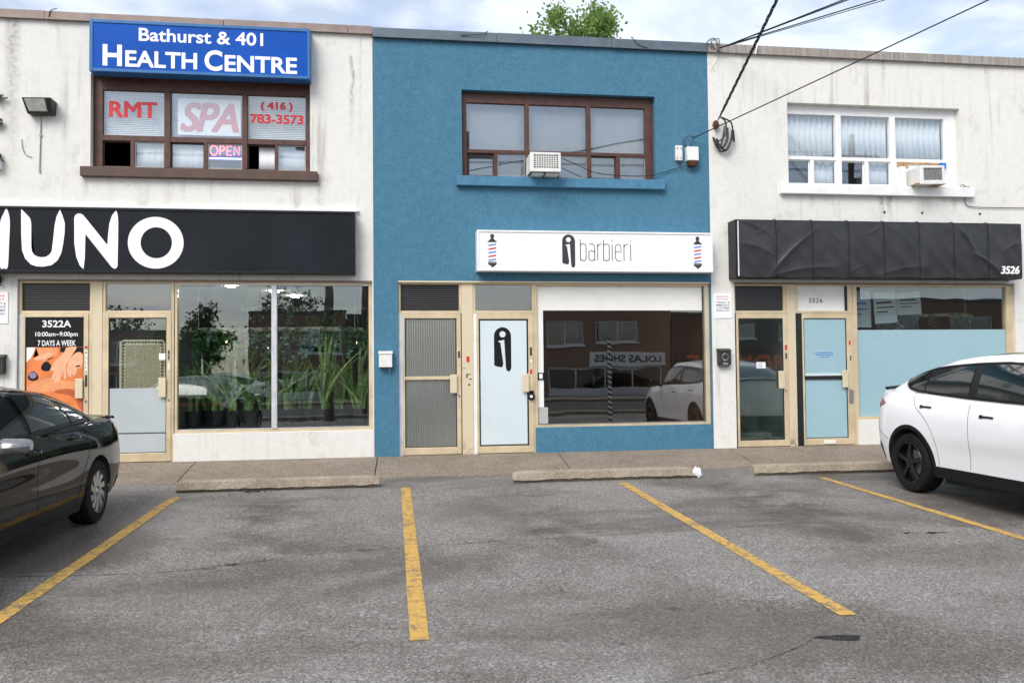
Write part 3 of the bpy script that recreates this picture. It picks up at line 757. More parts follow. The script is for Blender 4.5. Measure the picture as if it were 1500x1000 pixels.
def jamb(b, x0, x1, mat, z1=2.061, y0=0.038):
    return MB().box(x0, x1, y0, 0.10, 0.0, z1).build('jamb', M[mat], b)
def ribbed_glass():
    t = NT('ribbed_glass'); t.t.nodes.remove(t.b)
    tr = t.n('BsdfTransparent'); tr.inputs['Color'].default_value = (0.62, 0.66, 0.62, 1)
    tl = t.n('BsdfTranslucent'); tl.inputs['Color'].default_value = (0.70, 0.74, 0.70, 1)
    df = t.n('BsdfDiffuse'); df.inputs['Color'].default_value = (0.56, 0.59, 0.55, 1)
    gl = t.n('BsdfGlossy'); gl.inputs['Roughness'].default_value = 0.10
    m1 = t.n('MixShader'); m1.inputs[0].default_value = 0.5; t.l(tl.outputs[0], m1.inputs[1]); t.l(df.outputs[0], m1.inputs[2])
    m2 = t.n('MixShader'); m2.inputs[0].default_value = 0.50; t.l(tr.outputs[0], m2.inputs[1]); t.l(m1.outputs[0], m2.inputs[2])
    m3 = t.n('MixShader'); m3.inputs[0].default_value = 0.16; t.l(m2.outputs[0], m3.inputs[1]); t.l(gl.outputs[0], m3.inputs[2]); t.l(m3.outputs[0], t.o.inputs[0])
    return t.m
M['ribbed'] = ribbed_glass()
def louvre_glass():
    t = NT('reeded_transom'); v = t.sep(t.pos())
    h = t.math('SINE', t.math('MULTIPLY', v[2], 2 * math.pi / 0.030))
    t.P(color=t.ramp(h, [(0.0, (0.020, 0.018, 0.017)), (1.0, (0.036, 0.032, 0.030))]), rough=0.25, spec=0.5)
    t.bump(h, 0.25, 0.003); return t.m
M['louvre'] = louvre_glass()

# --- left shop: door A (poster), door B, plant window
transom(b_left, -5.052, -4.105, 0, 0, M['louvre'])
jamb(b_left, -5.052, -5.005, 'silver')
dA = leaf(b_left, -5.004, -4.150, -4.963, -4.213, 0.13, 2.015, M['glass_dark'])
MB().box(-4.146, -4.106, 0.040, 0.12, 0.0, 2.061).build('jamb', AN, b_left, bevel=0.003)
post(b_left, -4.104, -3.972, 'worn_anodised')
transom(b_left, -3.970, -3.030, 0, 0, M['glass_dark'])
MB().box(-3.970, -3.932, 0.038, 0.12, 0.0, 2.061).build('jamb', AN, b_left, bevel=0.003)
dB = leaf(b_left, -3.930, -3.064, -3.889, -3.127, 0.132, 2.005, M['glass'])
MB().box(-3.062, -3.030, 0.038, 0.12, 0.0, 2.061).build('jamb', AN, b_left, bevel=0.003)
MB().box(-3.888, -3.128, 0.0485, 0.0495, 0.133, 1.03).build('frosted_film', M['film_grey'], dB)
MB().box(-3.888, -3.128, 0.0465, 0.0483, 0.40, 0.415).build('film_stripe', M['print_dark'], dB)
MB().box(-3.23, -3.145, 0.047, 0.0495, 1.42, 1.51).build('sticker', M['print_white'], dB)
for z in (1.52, 1.45): sticker(dB, -3.094, z, 0.022, 0.06, 'print_dark')
sticker(dB, -3.094, 1.33, 0.028, 0.09, 'cream_panel'); sticker(dA, -4.178, 1.60, 0.032, 0.04); sticker(dA, -4.178, 1.14, 0.03, 0.16, 'print_dark')
m = MB()
for i, ch in enumerate('PULL'): put_text(m, ch, -4.186, -4.166, 1.50 - i*0.062, 1.54 - i*0.062, 0.0275, weight=0.01)
m.build('lettering', M['print_dark'], dA)
MB().box(-4.19, -4.163, 0.0280, 0.0287, 1.28, 1.56).build('sticker', M['print_white'], dA)
# plant shop window
f = fr_boxes(-3.020, -0.293, 0.392, HEAD, -2.985, -0.345, 0.435, 2.475, FY0, FY1).build('shop_window', AN, b_left, bevel=0.004)
MB().box(-1.707, -1.632, 0.030, 0.14, 0.4355, 2.4745).build('mullion', M['silver'], f, bevel=0.004)
MB().box(-2.9845, -1.7075, 0.088, 0.094, 0.4355, 2.4745).build('pane', M['glass'], f); MB().box(-1.6315, -0.3455, 0.088, 0.094, 0.4355, 2.4745).build('pane', M['glass'], f)
m = MB(); m.box(-2.9845, -0.3455, 0.042, 0.050, 0.4355, 0.447); m.box(-2.9845, -0.3455, 0.042, 0.05, 2.463, 2.4745); m.build('glazing_bead', M['silver'], f)
MB().box(-3.028, -0.2925, 0.010, 0.20, -0.16, 0.3915).build('bulkhead', M['stucco_white'], b_left, bevel=0.006)

# --- blue shop: door C (ribbed), door D (barber), window
transom(b_mid, 0.078, 0.998, 0, 0, M['louvre'])
jamb(b_mid, 0.079, 0.140, 'silver')
dC = leaf(b_mid, 0.142, 0.985, 0.170, 0.922, 0.118, 1.990, M['ribbed'], (1.098, 1.146))
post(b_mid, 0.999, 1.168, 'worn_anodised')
transom(b_mid, 1.169, 2.083, 0, 0, M['glass_dark'])
jamb(b_mid, 1.170, 1.216, 'white_paint')
dD = leaf(b_mid, 1.218, 2.058, 1.250, 1.985, 0.114, 1.980, M['glass'])
MB().box(2.059, 2.084, 0.038, 0.12, 0.0, 2.061).build('jamb', AN, b_mid, bevel=0.003)
MB().box(1.272, 1.962, 0.0488, 0.0496, 0.136, 1.958).build('frosted_film', M['film_ice'], dD)
MB().box(1.262, 1.974, 0.060, 0.075, 1.085, 1.125).build('mid_rail', M['film_ice'], dD)
def clip_logo(m, X, Z, w, h, y):
    # rounded barber clip: a tall rounded bar with a slanted blade beside it, a round hole and a small step
    fx = lambda u: X + u * w; fz = lambda v: Z + v * h
    n = 12; top = [(0.5 + 0.5*math.cos(rad(180 - 180*i/n)), 0.80 + 0.20*math.sin(rad(180*i/n))) for i in range(n+1)]
    right = [(1.0, 0.80), (1.0, 0.08), (0.93, 0.015), (0.82, 0.0), (0.72, 0.03), (0.68, 0.10), (0.60, 0.70)]
    leftp = [(0.0, 0.80), (0.0, 0.145), (0.12, 0.12), (0.42, 0.095), (0.50, 0.12), (0.53, 0.19), (0.36, 0.70)]
    for P in ([*top, (1.0, 0.70), (0.60, 0.70), (0.60, 0.715), (0.24, 0.715), (0.24, 0.69), (0.0, 0.70)], [(0.60, 0.70)] + [(1.0, 0.70)] + right[1:6], [(0.0, 0.70), (0.24, 0.69), (0.28, 0.66), (0.37, 0.66)] + leftp[5:0:-1]):
        poly_flat(m, [(fx(u), fz(v)) for u, v in P], y)
m = MB(); clip_logo(m, 1.475, 1.205, 0.255, 0.655, 0.0480); m.build('logo', M['print_black'], dD)
m = MB(); poly_flat(m, [(1.603 + 0.046*math.cos(i*0.3142), 1.755 + 0.046*math.sin(i*0.3142)) for i in range(20)], 0.0474); m.build('logo_hole', M['film_ice'], dD)
m = MB(); m.lathe([(0.0, -0.012), (0.045, -0.012), (0.052, 0.0), (0.052, 0.0295)], 'y', 20, (2.02, 0, 0.83)); m.box(1.985, 2.055, -0.004, 0.0297, 0.80, 0.92); m.build('smart_lock', M['print_black'], dD, bevel=0.003)
MB().lathe([(0.0, -0.014), (0.02, -0.014), (0.022, -0.0122)], 'y', 16, (2.015, 0, 0.835)).build('lock_dial', M['print_white'], dD)
for d, x, zs in ((dC, 0.955, ((1.46, 'print_dark', .03, .10), (0.86, 'metal_grey', .02, .03))), (dD, 2.022, ((1.50, 'print_dark', .032, .12), (1.36, 'cream_panel', .03, .05), (1.20, 'print_red', .035, .07)))):
    for z, mt, w, h in zs: sticker(d, x, z, w, h, mt)
m = MB().box(1.065, 1.11, 0.032, 0.0345, 1.35, 1.43).build('sticker', M['print_red'], b_mid)
for x, z, w, h in ((1.09, 1.17, 0.07, 0.012), (1.07, 1.14, 0.02, 0.04), (1.12, 1.10, 0.04, 0.015), (1.03, 1.26, 0.04, 0.008), (1.10, 1.02, 0.025, 0.03)):
    MB().box(x - w/2, x + w/2, 0.0335, 0.0345, z - h/2, z + h/2).build('scratch_mark', M['print_dark'], b_mid)
f = fr_boxes(2.085, 4.80, 0.372, HEAD, 2.122, 4.727, 0.412, 2.478, FY0, FY1).build('shop_window', AN, b_mid, bevel=0.004)
MB().box(2.1225, 4.7265, 0.088, 0.094, 0.4125, 2.4775).build('pane', M['glass_dark'], f)
m = MB(); m.box(2.1225, 4.7265, 0.042, 0.050, 0.4125, 0.425); m.box(4.714, 4.7265, 0.042, 0.05, 0.4255, 2.4775); m.build('glazing_bead', M['metal_grey'], f)
MB().box(2.124, 4.700, 0.0850, 0.0870, 2.110, 2.476).build('window_film', M['cream_panel'], f)
MB().box(2.124, 2.220, 0.0850, 0.0870, 0.670, 2.108).build('window_film', M['cream_panel'], f)
MB().box(2.124, 2.278, 0.0750, 0.0870, 0.426, 0.668).build('cover_panel', M['wall_inside'], f)
m = MB(); m.box(2.108, 2.222, 0.070, 0.0845, 1.078, 1.182); m.build('intercom', M['print_black'], f); MB().box(2.15, 2.20, 0.067, 0.0698, 1.095, 1.165).build('intercom_panel', M['blind'], f)
MB().box(2.084, 4.822, 0.010, 0.20, -0.16, 0.3715).build('bulkhead', M['stucco_blue'], b_mid, bevel=0.006)
m = MB()
for k in range(17):
    z = 0.46 + k * 0.076
    poly_flat(m, [(3.197, z), (3.262, z - 0.028), (3.262, z + 0.010), (3.197, z + 0.038)], 0.0868)
m.build('stripe_decal', M['print_black'], f)
m = MB()
for k in range(16):
    z = 0.498 + k * 0.076
    poly_flat(m, [(3.199, z + 0.004), (3.260, z - 0.022), (3.260, z + 0.002), (3.199, z + 0.028)], 0.0866)
m.build('stripe_decal', plain('stripe_grey', (0.085, 0.08, 0.075), 0.5), f)

# --- right shop: door E, door F, window
transom(b_right, 5.191, 6.045, 0, 0, M['louvre'])
jamb(b_right, 5.191, 5.222, 'black_trim')
dE = leaf(b_right, 5.224, 6.066, 5.262, 5.988, 0.108, 1.983, M['glass'])
m = MB(); m.box(5.275, 5.976, 0.0565, 0.0575, 0.12, 1.972); m.build('clouded_film', glass('clouded_film', (0.80, 0.84, 0.81), 0.12, 0.08), dE)
MB().box(5.55, 5.697, 0.0485, 0.0495, 1.213, 1.308).build('sticker', M['print_white'], dE)
m = MB()
for k in range(4): m.box(5.565, 5.565 + 0.10 - 0.02*(k % 2), 0.0480, 0.0484, 1.285 - k*0.02, 1.292 - k*0.02)
m.build('print', M['metal_grey'], dE)
MB().box(6.046, 6.068, 0.0385, 0.12, 2.0615, HEAD - .001).build('jamb', AN, b_right)
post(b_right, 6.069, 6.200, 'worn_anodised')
f = fr_boxes(6.201, 7.158, 2.062, HEAD, 6.243, 7.080, 2.102, 2.492, FY0, FY1).build('transom_window', AN, b_right, bevel=0.004)
MB().box(6.2435, 7.045, 0.080, 0.090, 2.1025, 2.4915).build('panel', M['cream_panel'], f); MB().box(7.046, 7.0795, 0.060, 0.092, 2.1025, 2.4915).build('panel_edge', M['black_trim'], f)
m = MB(); put_text(m, '3526', 6.449, 6.678, 2.228, 2.300, 0.0785, weight=0.012, spacing=1.25); m.build('lettering', M['print_black'], f)
jamb(b_right, 6.202, 6.300, 'black_trim')
dF = leaf(b_right, 6.302, 7.134, 6.330, 7.042, 0.117, 1.982, M['glass'], (1.03, 1.085), rail_mat=M['black_trim'])
MB().box(6.342, 7.030, 0.0488, 0.0496, 0.129, 1.970).build('frosted_film', M['film_aqua'], dF)
MB().box(6.345, 7.03, 0.0390, 0.0478, 1.088, 1.125).build('rail_cap', M['film_ice'], dF)
m = MB()
for k, (a, c_) in enumerate(((6.518, 6.825), (6.535, 6.815), (6.60, 6.74))):
    u = a; r = np.random.default_rng(k)
    while u < c_ - 0.01:
        w = r.uniform(0.008, 0.03); m.box(u, min(u + w, c_), 0.0474, 0.0480, 1.437 - k*0.034, 1.452 - k*0.034); u += w + 0.007
m.build('fine_print', M['print_sky'], dF)
MB().box(7.135, 7.158, 0.038, 0.12, 0.0, 2.061).build('jamb', AN, b_right, bevel=0.003)
MB().box(6.62, 6.82, 0.020, 0.0297, 0.035, 0.090).build('kick_latch', M['cream_panel'], dF)
MB().box(7.06, 7.125, 0.012, 0.0295, 0.66, 0.86).build('lock_plate', M['metal_grey'], dF, bevel=0.004)
sticker(dF, 7.09, 1.60, 0.03, 0.07); sticker(dE, 6.03, 1.53, 0.035, 0.08); sticker(dE, 6.03, 1.40, 0.028, 0.09, 'print_dark'); sticker(dF, 7.10, 1.36, 0.02, 0.08, 'print_dark')
f = fr_boxes(7.200, 9.95, 0.388, HEAD, 7.236, 9.830, 0.438, 2.480, FY0, FY1).build('shop_window', AN, b_right, bevel=0.004)
MB().box(7.159, 7.1995, 0.036, 0.14, 0.0, HEAD - .0005).build('post', AN, b_right)
MB().box(7.2365, 9.8295, 0.088, 0.094, 0.4385, 2.4795).build('pane', M['glass'], f)
MB().box(7.238, 9.828, 0.0850, 0.0870, 0.440, 1.800).build('frosted_film', M['film_aqua'], f)
MB().box(7.1995, 9.9495, 0.010, 0.20, -0.16, 0.3875).build('bulkhead', M['stucco_white'], b_right, bevel=0.006)
# rusty steel lintel angles over the three fronts
for b, x0, x1 in ((b_left, -5.05, -0.295), (b_mid, 0.08, 4.798), (b_right, 5.193, 9.947)):
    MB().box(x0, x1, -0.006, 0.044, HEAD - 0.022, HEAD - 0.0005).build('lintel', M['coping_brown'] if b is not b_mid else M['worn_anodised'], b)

# ------------------------------------------------------------------ signs on the fronts
# blue light box
t = thing('box_sign', 'blue box sign with two lines of white lettering above the upper left window', 'sign', (-2.6, -0.0, 5.35))
MB().box(-4.076, -1.139, -0.205, -0.002, 5.357, 6.075).build('box', M['sign_blue_rim'], t, bevel=0.006)
fr_boxes(-4.076, -1.139, 5.357, 6.075, -4.030, -1.176, 5.398, 6.030, -0.225, -0.2055).build('rim', M['sign_blue_rim'], t, bevel=0.004)
MB().box(-4.0295, -1.1765, -0.214, -0.2055, 5.3985, 6.0295).build('face', M['sign_blue'], t)
m = MB(); yy = -0.2155
put_text(m, 'Bathurst & 401', -3.438, -1.781, 5.800, 5.985, yy, weight=0.018)
put_text(m, 'H', -3.906, -3.656, 5.440, 5.735, yy, weight=0.03); put_text(m, 'EALTH', -3.612, -2.668, 5.436, 5.664, yy, weight=0.026)
put_text(m, 'C', -2.570, -2.332, 5.422, 5.715, yy, weight=0.03); put_text(m, 'ENTRE', -2.300, -1.318, 5.424, 5.654, yy, weight=0.026)
m.build('lettering', M['print_white'], t)
# black fascia sign
t = thing('fascia_sign', 'long black fascia sign with white letters above the plant shop', 'sign', (-4.0, 0, 2.6))
MB().box(-9.2, -0.523, -0.185, -0.002, 2.604, 3.488).build('box', M['sign_black'], t, bevel=0.005)
fr_boxes(-9.2, -0.523, 2.604, 3.488, -9.15, -0.555, 2.632, 3.458, -0.205, -0.1855).build('rim', M['print_black'], t, bevel=0.003)
MB().box(-9.1495, -0.5555, -0.192, -0.1857, 2.6325, 3.4575).build('face', M['sign_black'], t)
MB().box(-9.25, -0.483, -0.06, -0.001, 3.520, 3.556).build('flashing', M['white_paint'], t)
m = MB(); yy = -0.1935
poly_flat(m, smooth_poly([(-5.115, 3.456), (-5.076, 3.305), (-5.082, 3.0), (-5.096, 2.680), (-5.14, 2.655), (-5.19, 2.67), (-5.215, 2.9), (-5.20, 3.25), (-5.15, 3.40)], 4), yy)
poly_flat(m, [(-5.20, 3.25), (-5.215, 2.9), (-5.42, 2.66), (-5.50, 2.66), (-5.46, 2.85)], yy)
poly_flat(m, [(-5.50, 2.66), (-5.46, 2.85), (-5.68, 3.30), (-5.74, 3.42), (-5.80, 3.25), (-5.70, 2.95)], yy)
poly_flat(m, smooth_poly([(-5.74, 3.45), (-5.70, 3.2), (-5.72, 2.68), (-5.80, 2.66), (-5.84, 3.2)], 4), yy)
poly_flat(m, [(-4.936, 3.459), (-4.87, 3.39), (-4.82, 3.33), (-4.807, 3.26), (-4.804, 2.95), (-4.795, 2.885), (-4.765, 2.84), (-4.72, 2.815), (-4.675, 2.808), (-4.62, 2.815), (-4.575, 2.845), (-4.548, 2.89),
              (-4.53, 3.05), (-4.513, 3.24), (-4.49, 3.36), (-4.447, 3.459), (-4.415, 3.38), (-4.383, 3.27), (-4.385, 3.15), (-4.402, 3.0), (-4.425, 2.87), (-4.47, 2.77), (-4.546, 2.704), (-4.65, 2.682), (-4.74, 2.686), (-4.81, 2.712), (-4.88, 2.79), (-4.919, 2.894), (-4.932, 3.1)], yy)
poly_flat(m, [(-4.265, 3.345), (-4.252, 3.385), (-4.218, 3.407), (-4.185, 3.408), (-4.155, 3.39), (-4.12, 3.35), (-3.839, 2.983), (-3.830, 3.13), (-3.814, 3.28), (-3.78, 3.39), (-3.728, 3.46), (-3.708, 3.40), (-3.700, 3.298), (-3.702, 3.0), (-3.706, 2.70), (-3.722, 2.668), (-3.751, 2.660), (-3.785, 2.685),
              (-4.12, 3.13), (-4.124, 2.95), (-4.126, 2.80), (-4.143, 2.651), (-4.19, 2.70), (-4.235, 2.817), (-4.262, 3.0)], yy)
n = 40; ang = [2*math.pi*i/n for i in range(n+1)]
m.grid([[(-3.2115 + 0.3645*math.cos(a), yy, 3.021 + 0.356*math.sin(a)) for a in ang], [(-3.205 + 0.205*math.cos(a), yy, 3.021 + 0.214*math.sin(a)) for a in ang]])
m.build('lettering', M['print_white'], t)
# white barber sign
t = thing('box_sign', 'white box sign with thin dark lettering and two striped barber poles', 'sign', (3.0, 0, 2.66))
MB().box(1.209, 4.770, -0.205, -0.002, 2.662, 3.254).build('box', M['sign_white'], t, bevel=0.006)
fr_boxes(1.209, 4.770, 2.662, 3.254, 1.236, 4.745, 2.682, 3.225, -0.226, -0.2055).build('rim', M['white_paint'], t, bevel=0.003)
MB().box(1.2365, 4.7445, -0.214, -0.2057, 2.6825, 3.2245).build('face', M['sign_white'], t)
yy = -0.2155
m = MB(); clip_logo(m, 2.462, 2.715, 0.194, 0.49, yy); m.build('logo', M['print_dark'], t)
m = MB(); poly_flat(m, [(2.557 + 0.036*math.cos(i*0.3142), 3.127 + 0.036*math.sin(i*0.3142)) for i in range(20)], yy - .0007); m.build('logo_hole', M['sign_white'], t)
m = MB(); w = 0.0115; zb, zx, za = 2.822, 3.068, 3.132
def rnd(x0, x1, z0, z1, r, open_=None):
    P = []
    for cx, cz, a0 in ((x1-r, z0+r, 270), (x1-r, z1-r, 0), (x0+r, z1-r, 90), (x0+r, z0+r, 180)):
        P += [(cx + r*math.cos(rad(a0+i*15)), cz + r*math.sin(rad(a0+i*15))) for i in range(7)]
    return P + [P[0]]
X = 2.735
def L_b(x): stroke_poly(m, [(x, za), (x, zb)], w, yy); stroke_poly(m, rnd(x, x+0.085, zb, zx, 0.035), w, yy)
def L_r(x): stroke_poly(m, [(x, zb), (x, zx)], w, yy); stroke_poly(m, [(x, zx-0.05), (x+0.012, zx-0.015), (x+0.035, zx-0.001), (x+0.062, zx)], w, yy)
L_b(2.735)
x = 2.862; stroke_poly(m, [(x+0.005, zx-0.002), (x+0.05, zx), (x+0.078, zx-0.012), (x+0.088, zx-0.05), (x+0.088, zb)], w, yy); stroke_poly(m, rnd(x, x+0.088, zb, zb+0.145, 0.04), w, yy)
L_r(2.995); L_b(3.085)
stroke_poly(m, [(3.215, zb), (3.215, zx)], w, yy); stroke_poly(m, [(3.215, za-0.018), (3.215, za)], w*1.25, yy)
x = 3.262; stroke_poly(m, [(x+0.005, zb+0.13), (x+0.088, zb+0.13), (x+0.088, zx-0.045), (x+0.07, zx-0.010), (x+0.044, zx), (x+0.018, zx-0.010), (x, zx-0.045), (x, zb+0.045), (x+0.018, zb+0.010), (x+0.044, zb), (x+0.085, zb)], w, yy)
L_r(3.395)
stroke_poly(m, [(3.497, zb), (3.497, zx)], w, yy); stroke_poly(m, [(3.497, za-0.018), (3.497, za)], w*1.25, yy)
m.build('lettering', M['print_dark'], t)
for px in (1.431, 4.533):
    m = MB(); s = 0.5
    poly_flat(m, [(px + 0.030*math.cos(i*0.3491), 3.166 + 0.033*math.sin(i*0.3491)) for i in range(18)], yy)
    poly_flat(m, [(px-0.014, 3.14), (px+0.014, 3.14), (px+0.03, 3.10), (px+0.066, 3.095), (px+0.066, 3.078), (px-0.066, 3.078), (px-0.066, 3.095), (px-0.03, 3.10)], yy - .0004)
    pole = m.build('barber_pole_print', M['print_dark'], t); m = MB()
    poly_flat(m, [(px-0.066, 2.778), (px+0.066, 2.778), (px+0.060, 2.755), (px+0.02, 2.732), (px, 2.708), (px-0.02, 2.732), (px-0.060, 2.755)], yy)
    poly_flat(m, [(px-0.06, 2.795), (px+0.06, 2.795), (px+0.06, 2.782), (px-0.06, 2.782)], yy)
    m.build('pole_base', M['print_dark'], pole)
    for k in range(5):
        z = 2.810 + k * 0.054; mt = 'print_blue' if k % 2 == 0 else 'print_red'
        lo, hi = 2.797, 3.060
        P = [(px-0.056, z - 0.008), (px+0.056, z + 0.012), (px+0.056, z + 0.034), (px-0.056, z + 0.014)]
        P = [(a, min(max(c_, lo), hi)) for a, c_ in P]
        q = MB(); poly_flat(q, P, yy - .0003); q.build('stripe', M[mt], pole)
# cloth covered sign on the right
t = thing('covered_sign', 'box sign wrapped in wrinkled black cloth numbered 3526', 'sign', (7.4, 0, 2.57))
def cloth_mat():
    n = NT('black_cloth'); v = n.pos()
    n.P(color=n.ramp(n.noise(v, 3, 5), [(0.3, (0.016, 0.016, 0.017)), (0.7, (0.032, 0.032, 0.034))]), rough=0.38, spec=0.45, coat=0.1, coat_rough=0.3)
    n.bump(n.noise(n.pos((1, 1, 2)), 7, 4), 0.18, 0.02); return n.m
M['black_cloth'] = cloth_mat()
NX, NZ = 330, 80; P = []
seams = [5.105 + 0.60 * k for k in range(0, 9)]
def fold(x, z, x0, z0, x1, z1, wd, amp):
    dx, dz = x1-x0, z1-z0; L = math.hypot(dx, dz); u = ((x-x0)*dx + (z-z0)*dz) / L / L; d = ((x-x0)*dz - (z-z0)*dx) / L
    if u < -0.05 or u > 1.05: return 0
    e = max(0, min(1, min(u + 0.05, 1.05 - u) * 3)); d += 0.05 * math.sin(u * 3.1)
    return amp * e * math.exp(-abs(d/wd) * 1.5)
rf = np.random.default_rng(12)
GATHER = []
for k in range(0, 9):
    xk = 5.150 + 0.587 * k
    for q in range(3):
        a = rf.uniform(-1.25, 1.25); L = rf.uniform(0.15, 0.50); GATHER.append((xk, 3.452, xk + L*math.sin(a), 3.452 - L*math.cos(a), rf.uniform(0.014, 0.028), rf.uniform(0.002, 0.006)))
    for q in range(2):
        a = rf.uniform(-1.3, 1.3); L = rf.uniform(0.12, 0.35); GATHER.append((xk, 2.585, xk + L*math.sin(a), 2.585 + L*math.cos(a), rf.uniform(0.014, 0.026), rf.uniform(0.002, 0.005)))
for i in range(NX + 1):
    col = []
    x = 5.150 + (9.845 - 5.150) * i / NX
    for k in range(NZ + 1):
        z = 2.585 + (3.450 - 2.585) * k / NZ
        u = (z - 2.585) / 0.865
        ph = (x - 5.15) / 0.587; fr_ = ph - math.floor(ph)
        y = -0.300 - 0.012 * math.sin(math.pi * u) - 0.010 * math.sin(math.pi * fr_) * math.sin(math.pi * u)
        y -= fold(x, z, 5.62, 2.60, 6.42, 3.34, 0.075, 0.030) + fold(x, z, 5.65, 2.60, 6.75, 2.74, 0.055, 0.018) + fold(x, z, 5.12, 3.10, 5.75, 2.88, 0.10, 0.022)
        y -= fold(x, z, 8.70, 3.44, 9.06, 2.86, 0.06, 0.036) + fold(x, z, 8.98, 2.98, 9.50, 2.60, 0.055, 0.034) + fold(x, z, 9.50, 2.98, 9.86, 3.14, 0.06, 0.014)
        y -= fold(x, z, 5.12, 3.44, 5.7, 3.18, 0.05, 0.014) + fold(x, z, 7.30, 2.60, 8.3, 2.76, 0.07, 0.012) + fold(x, z, 6.3, 3.44, 6.9, 3.0, 0.10, 0.012) + fold(x, z, 7.5, 3.44, 8.1, 2.9, 0.12, 0.010)
        for g_ in GATHER:
            if abs(x - g_[0]) < 0.55: y -= fold(x, z, *g_)
        y += 0.004 * math.sin(x * 17 + z * 5) * math.sin(z * 13 + x * 3)
        zz = z - (0.012 * math.sin(math.pi * fr_) if k == NZ else 0) + 0.004 * math.sin(x*9) * (k == 0)
        col.append((x, y, zz))
    P.append(col)
MB().grid(P[::-1] if False else P).build('cloth', M['black_cloth'], t, smooth=True, sharp=80, recalc=False)
MB().box(5.105, 9.850, -0.285, -0.002, 2.578, 3.456).build('box', M['sign_black'], t, bevel=0.004)
MB().box(5.135, 5.149, -0.302, -0.286, 2.60, 3.43).build('edge_strip', M['white_paint'], t)
for k in range(1, 8):
    x = 5.150 + 0.587 * k
    m = MB(); pts = [(x + 0.003*math.sin(j), -0.314 - 0.014*math.sin(math.pi*j/12), 2.585 + 0.868*j/12) for j in range(13)]
    m.tube(pts, 0.0035, 5); m.tube([(x, -0.30, 3.44), (x, -0.28, 3.468), (x, -0.15, 3.466)], 0.006, 5); m.build('lashing_cord', M['print_black'], t)
m = MB(); put_text(m, '3526', 9.414, 9.724, 2.650, 2.766, -0.385, shear=0.2, bold=0.006); m.build('lettering', M['print_white'], t)

# ------------------------------------------------------------------ small things on the walls
def ac_unit(x0, x1, z0, z1, y0, y1, label, rows, cols_, fcol, dark, b=0.05):
    t = thing('air_conditioner', label, 'air conditioner', ((x0+x1)/2, 0, z0), group='window air conditioners')
    MB().box(x0, x1, y0 + 0.02, y1, z0, z1).build('case', M[fcol], t, bevel=0.008)
    fr_boxes(x0 - 0.006, x1 + 0.006, z0 - 0.004, z1 + 0.004, x0 + b, x1 - b*0.6, z0 + b, z1 - b*0.6, y0, y0 + 0.0195).build('front_frame', M[fcol], t, bevel=0.005)
    MB().box(x0 + b, x1 - b*0.6, y0 + 0.0155, y0 + 0.0195, z0 + b, z1 - b*0.6).build('coil', M[dark], t)
    xa, xb, za, zb = x0 + b, x1 - b*0.6, z0 + b, z1 - b*0.6
    for i in range(1, rows):
        z = za + (zb - za) * i / rows; MB().box(xa, xb, y0 + 0.003, y0 + 0.012, z - 0.0055, z + 0.0055).build('grille_bar', M[fcol], t)
    for i in range(1, cols_):
        x = xa + (xb - xa) * i / cols_; MB().box(x - 0.0055, x + 0.0055, y0 + 0.001, y0 + 0.010, za, zb).build('grille_bar', M[fcol], t)
    return t
t = ac_unit(1.992, 2.435, 4.110, 4.385, -0.30, 0.20, 'white window air conditioner with square grille in the blue building', 7, 10, 'white_plastic', 'dark_void')
m = MB(); m.box(2.03, 2.20, -0.22, 0.05, 4.075, 4.108); m.box(2.23, 2.42, -0.22, 0.05, 4.075, 4.108); m.build('support_block', M['white_plastic'], t)
m = MB(); m.box(2.0, 2.43, -0.24, 0.0, 4.1082, 4.1096); m.build('drip_tray', M['metal_dark'], t)
M['ac_coil'] = plain('ac_coil', (0.20, 0.20, 0.20), 0.6, 0.3, var=0.6, scale=60)
t = ac_unit(8.165, 8.580, 4.065, 4.352, -0.27, 0.15, 'old white window air conditioner tilted in the white framed window', 1, 1, 'white_plastic', 'ac_coil', 0.06)
t.rotation_euler = (0, rad(-1.5), 0)
MB().box(8.0, 8.09, -0.02, 0.10, 4.075, 4.40).build('side_panel', M['white_paint'], t)
M['plywood'] = plain('plywood', (0.42, 0.27, 0.13), 0.8, var=0.3, scale=9)
o = MB().box(7.995, 8.848, 0.085, 0.11, 4.111, 4.487).build('filler_board', M['white_paint'], b_right)
MB().box(8.0, 8.19, 0.060, 0.084, 4.40, 4.485).build('timber_strip', M['plywood'], b_right); MB().box(8.19, 8.72, 0.060, 0.084, 4.455, 4.485).build('timber_strip', M['plywood'], b_right)
MB().box(8.73, 8.845, 0.055, 0.0845, 4.40, 4.486).build('tape_patch', M['print_sky'], b_right)
o = MB().box(8.12, 8.60, -0.26, 0.02, 4.066, 4.080).build('board', M['plywood'], off=(8.36, -0.1, 4.066)); tag(o, 'brown wooden board under the old air conditioner', 'board')

# floodlight with conduit
t = thing('floodlight', 'grey box floodlight on white wall beside the blue sign', 'floodlight', (-4.75, 0, 4.75))
m = MB(); m.hexa([(-4.90, -0.12, 4.775), (-4.575, -0.12, 4.785), (-4.575, -0.002, 4.785), (-4.90, -0.002, 4.775), (-4.935, -0.22, 4.965), (-4.565, -0.22, 4.975), (-4.565, -0.002, 4.975), (-4.935, -0.002, 4.965)])
m.build('housing', M['metal_dark'], t, bevel=0.008)
m = MB(); m.hexa([(-4.865, -0.152, 4.80), (-4.635, -0.152, 4.805), (-4.635, -0.12, 4.805), (-4.865, -0.12, 4.80), (-4.900, -0.232, 4.945), (-4.640, -0.232, 4.95), (-4.64, -0.15, 4.95), (-4.90, -0.15, 4.945)])
m.build('lens', plain('floodlight_lens', (0.45, 0.47, 0.43), 0.2, var=0.2, scale=12), t, bevel=0.004)
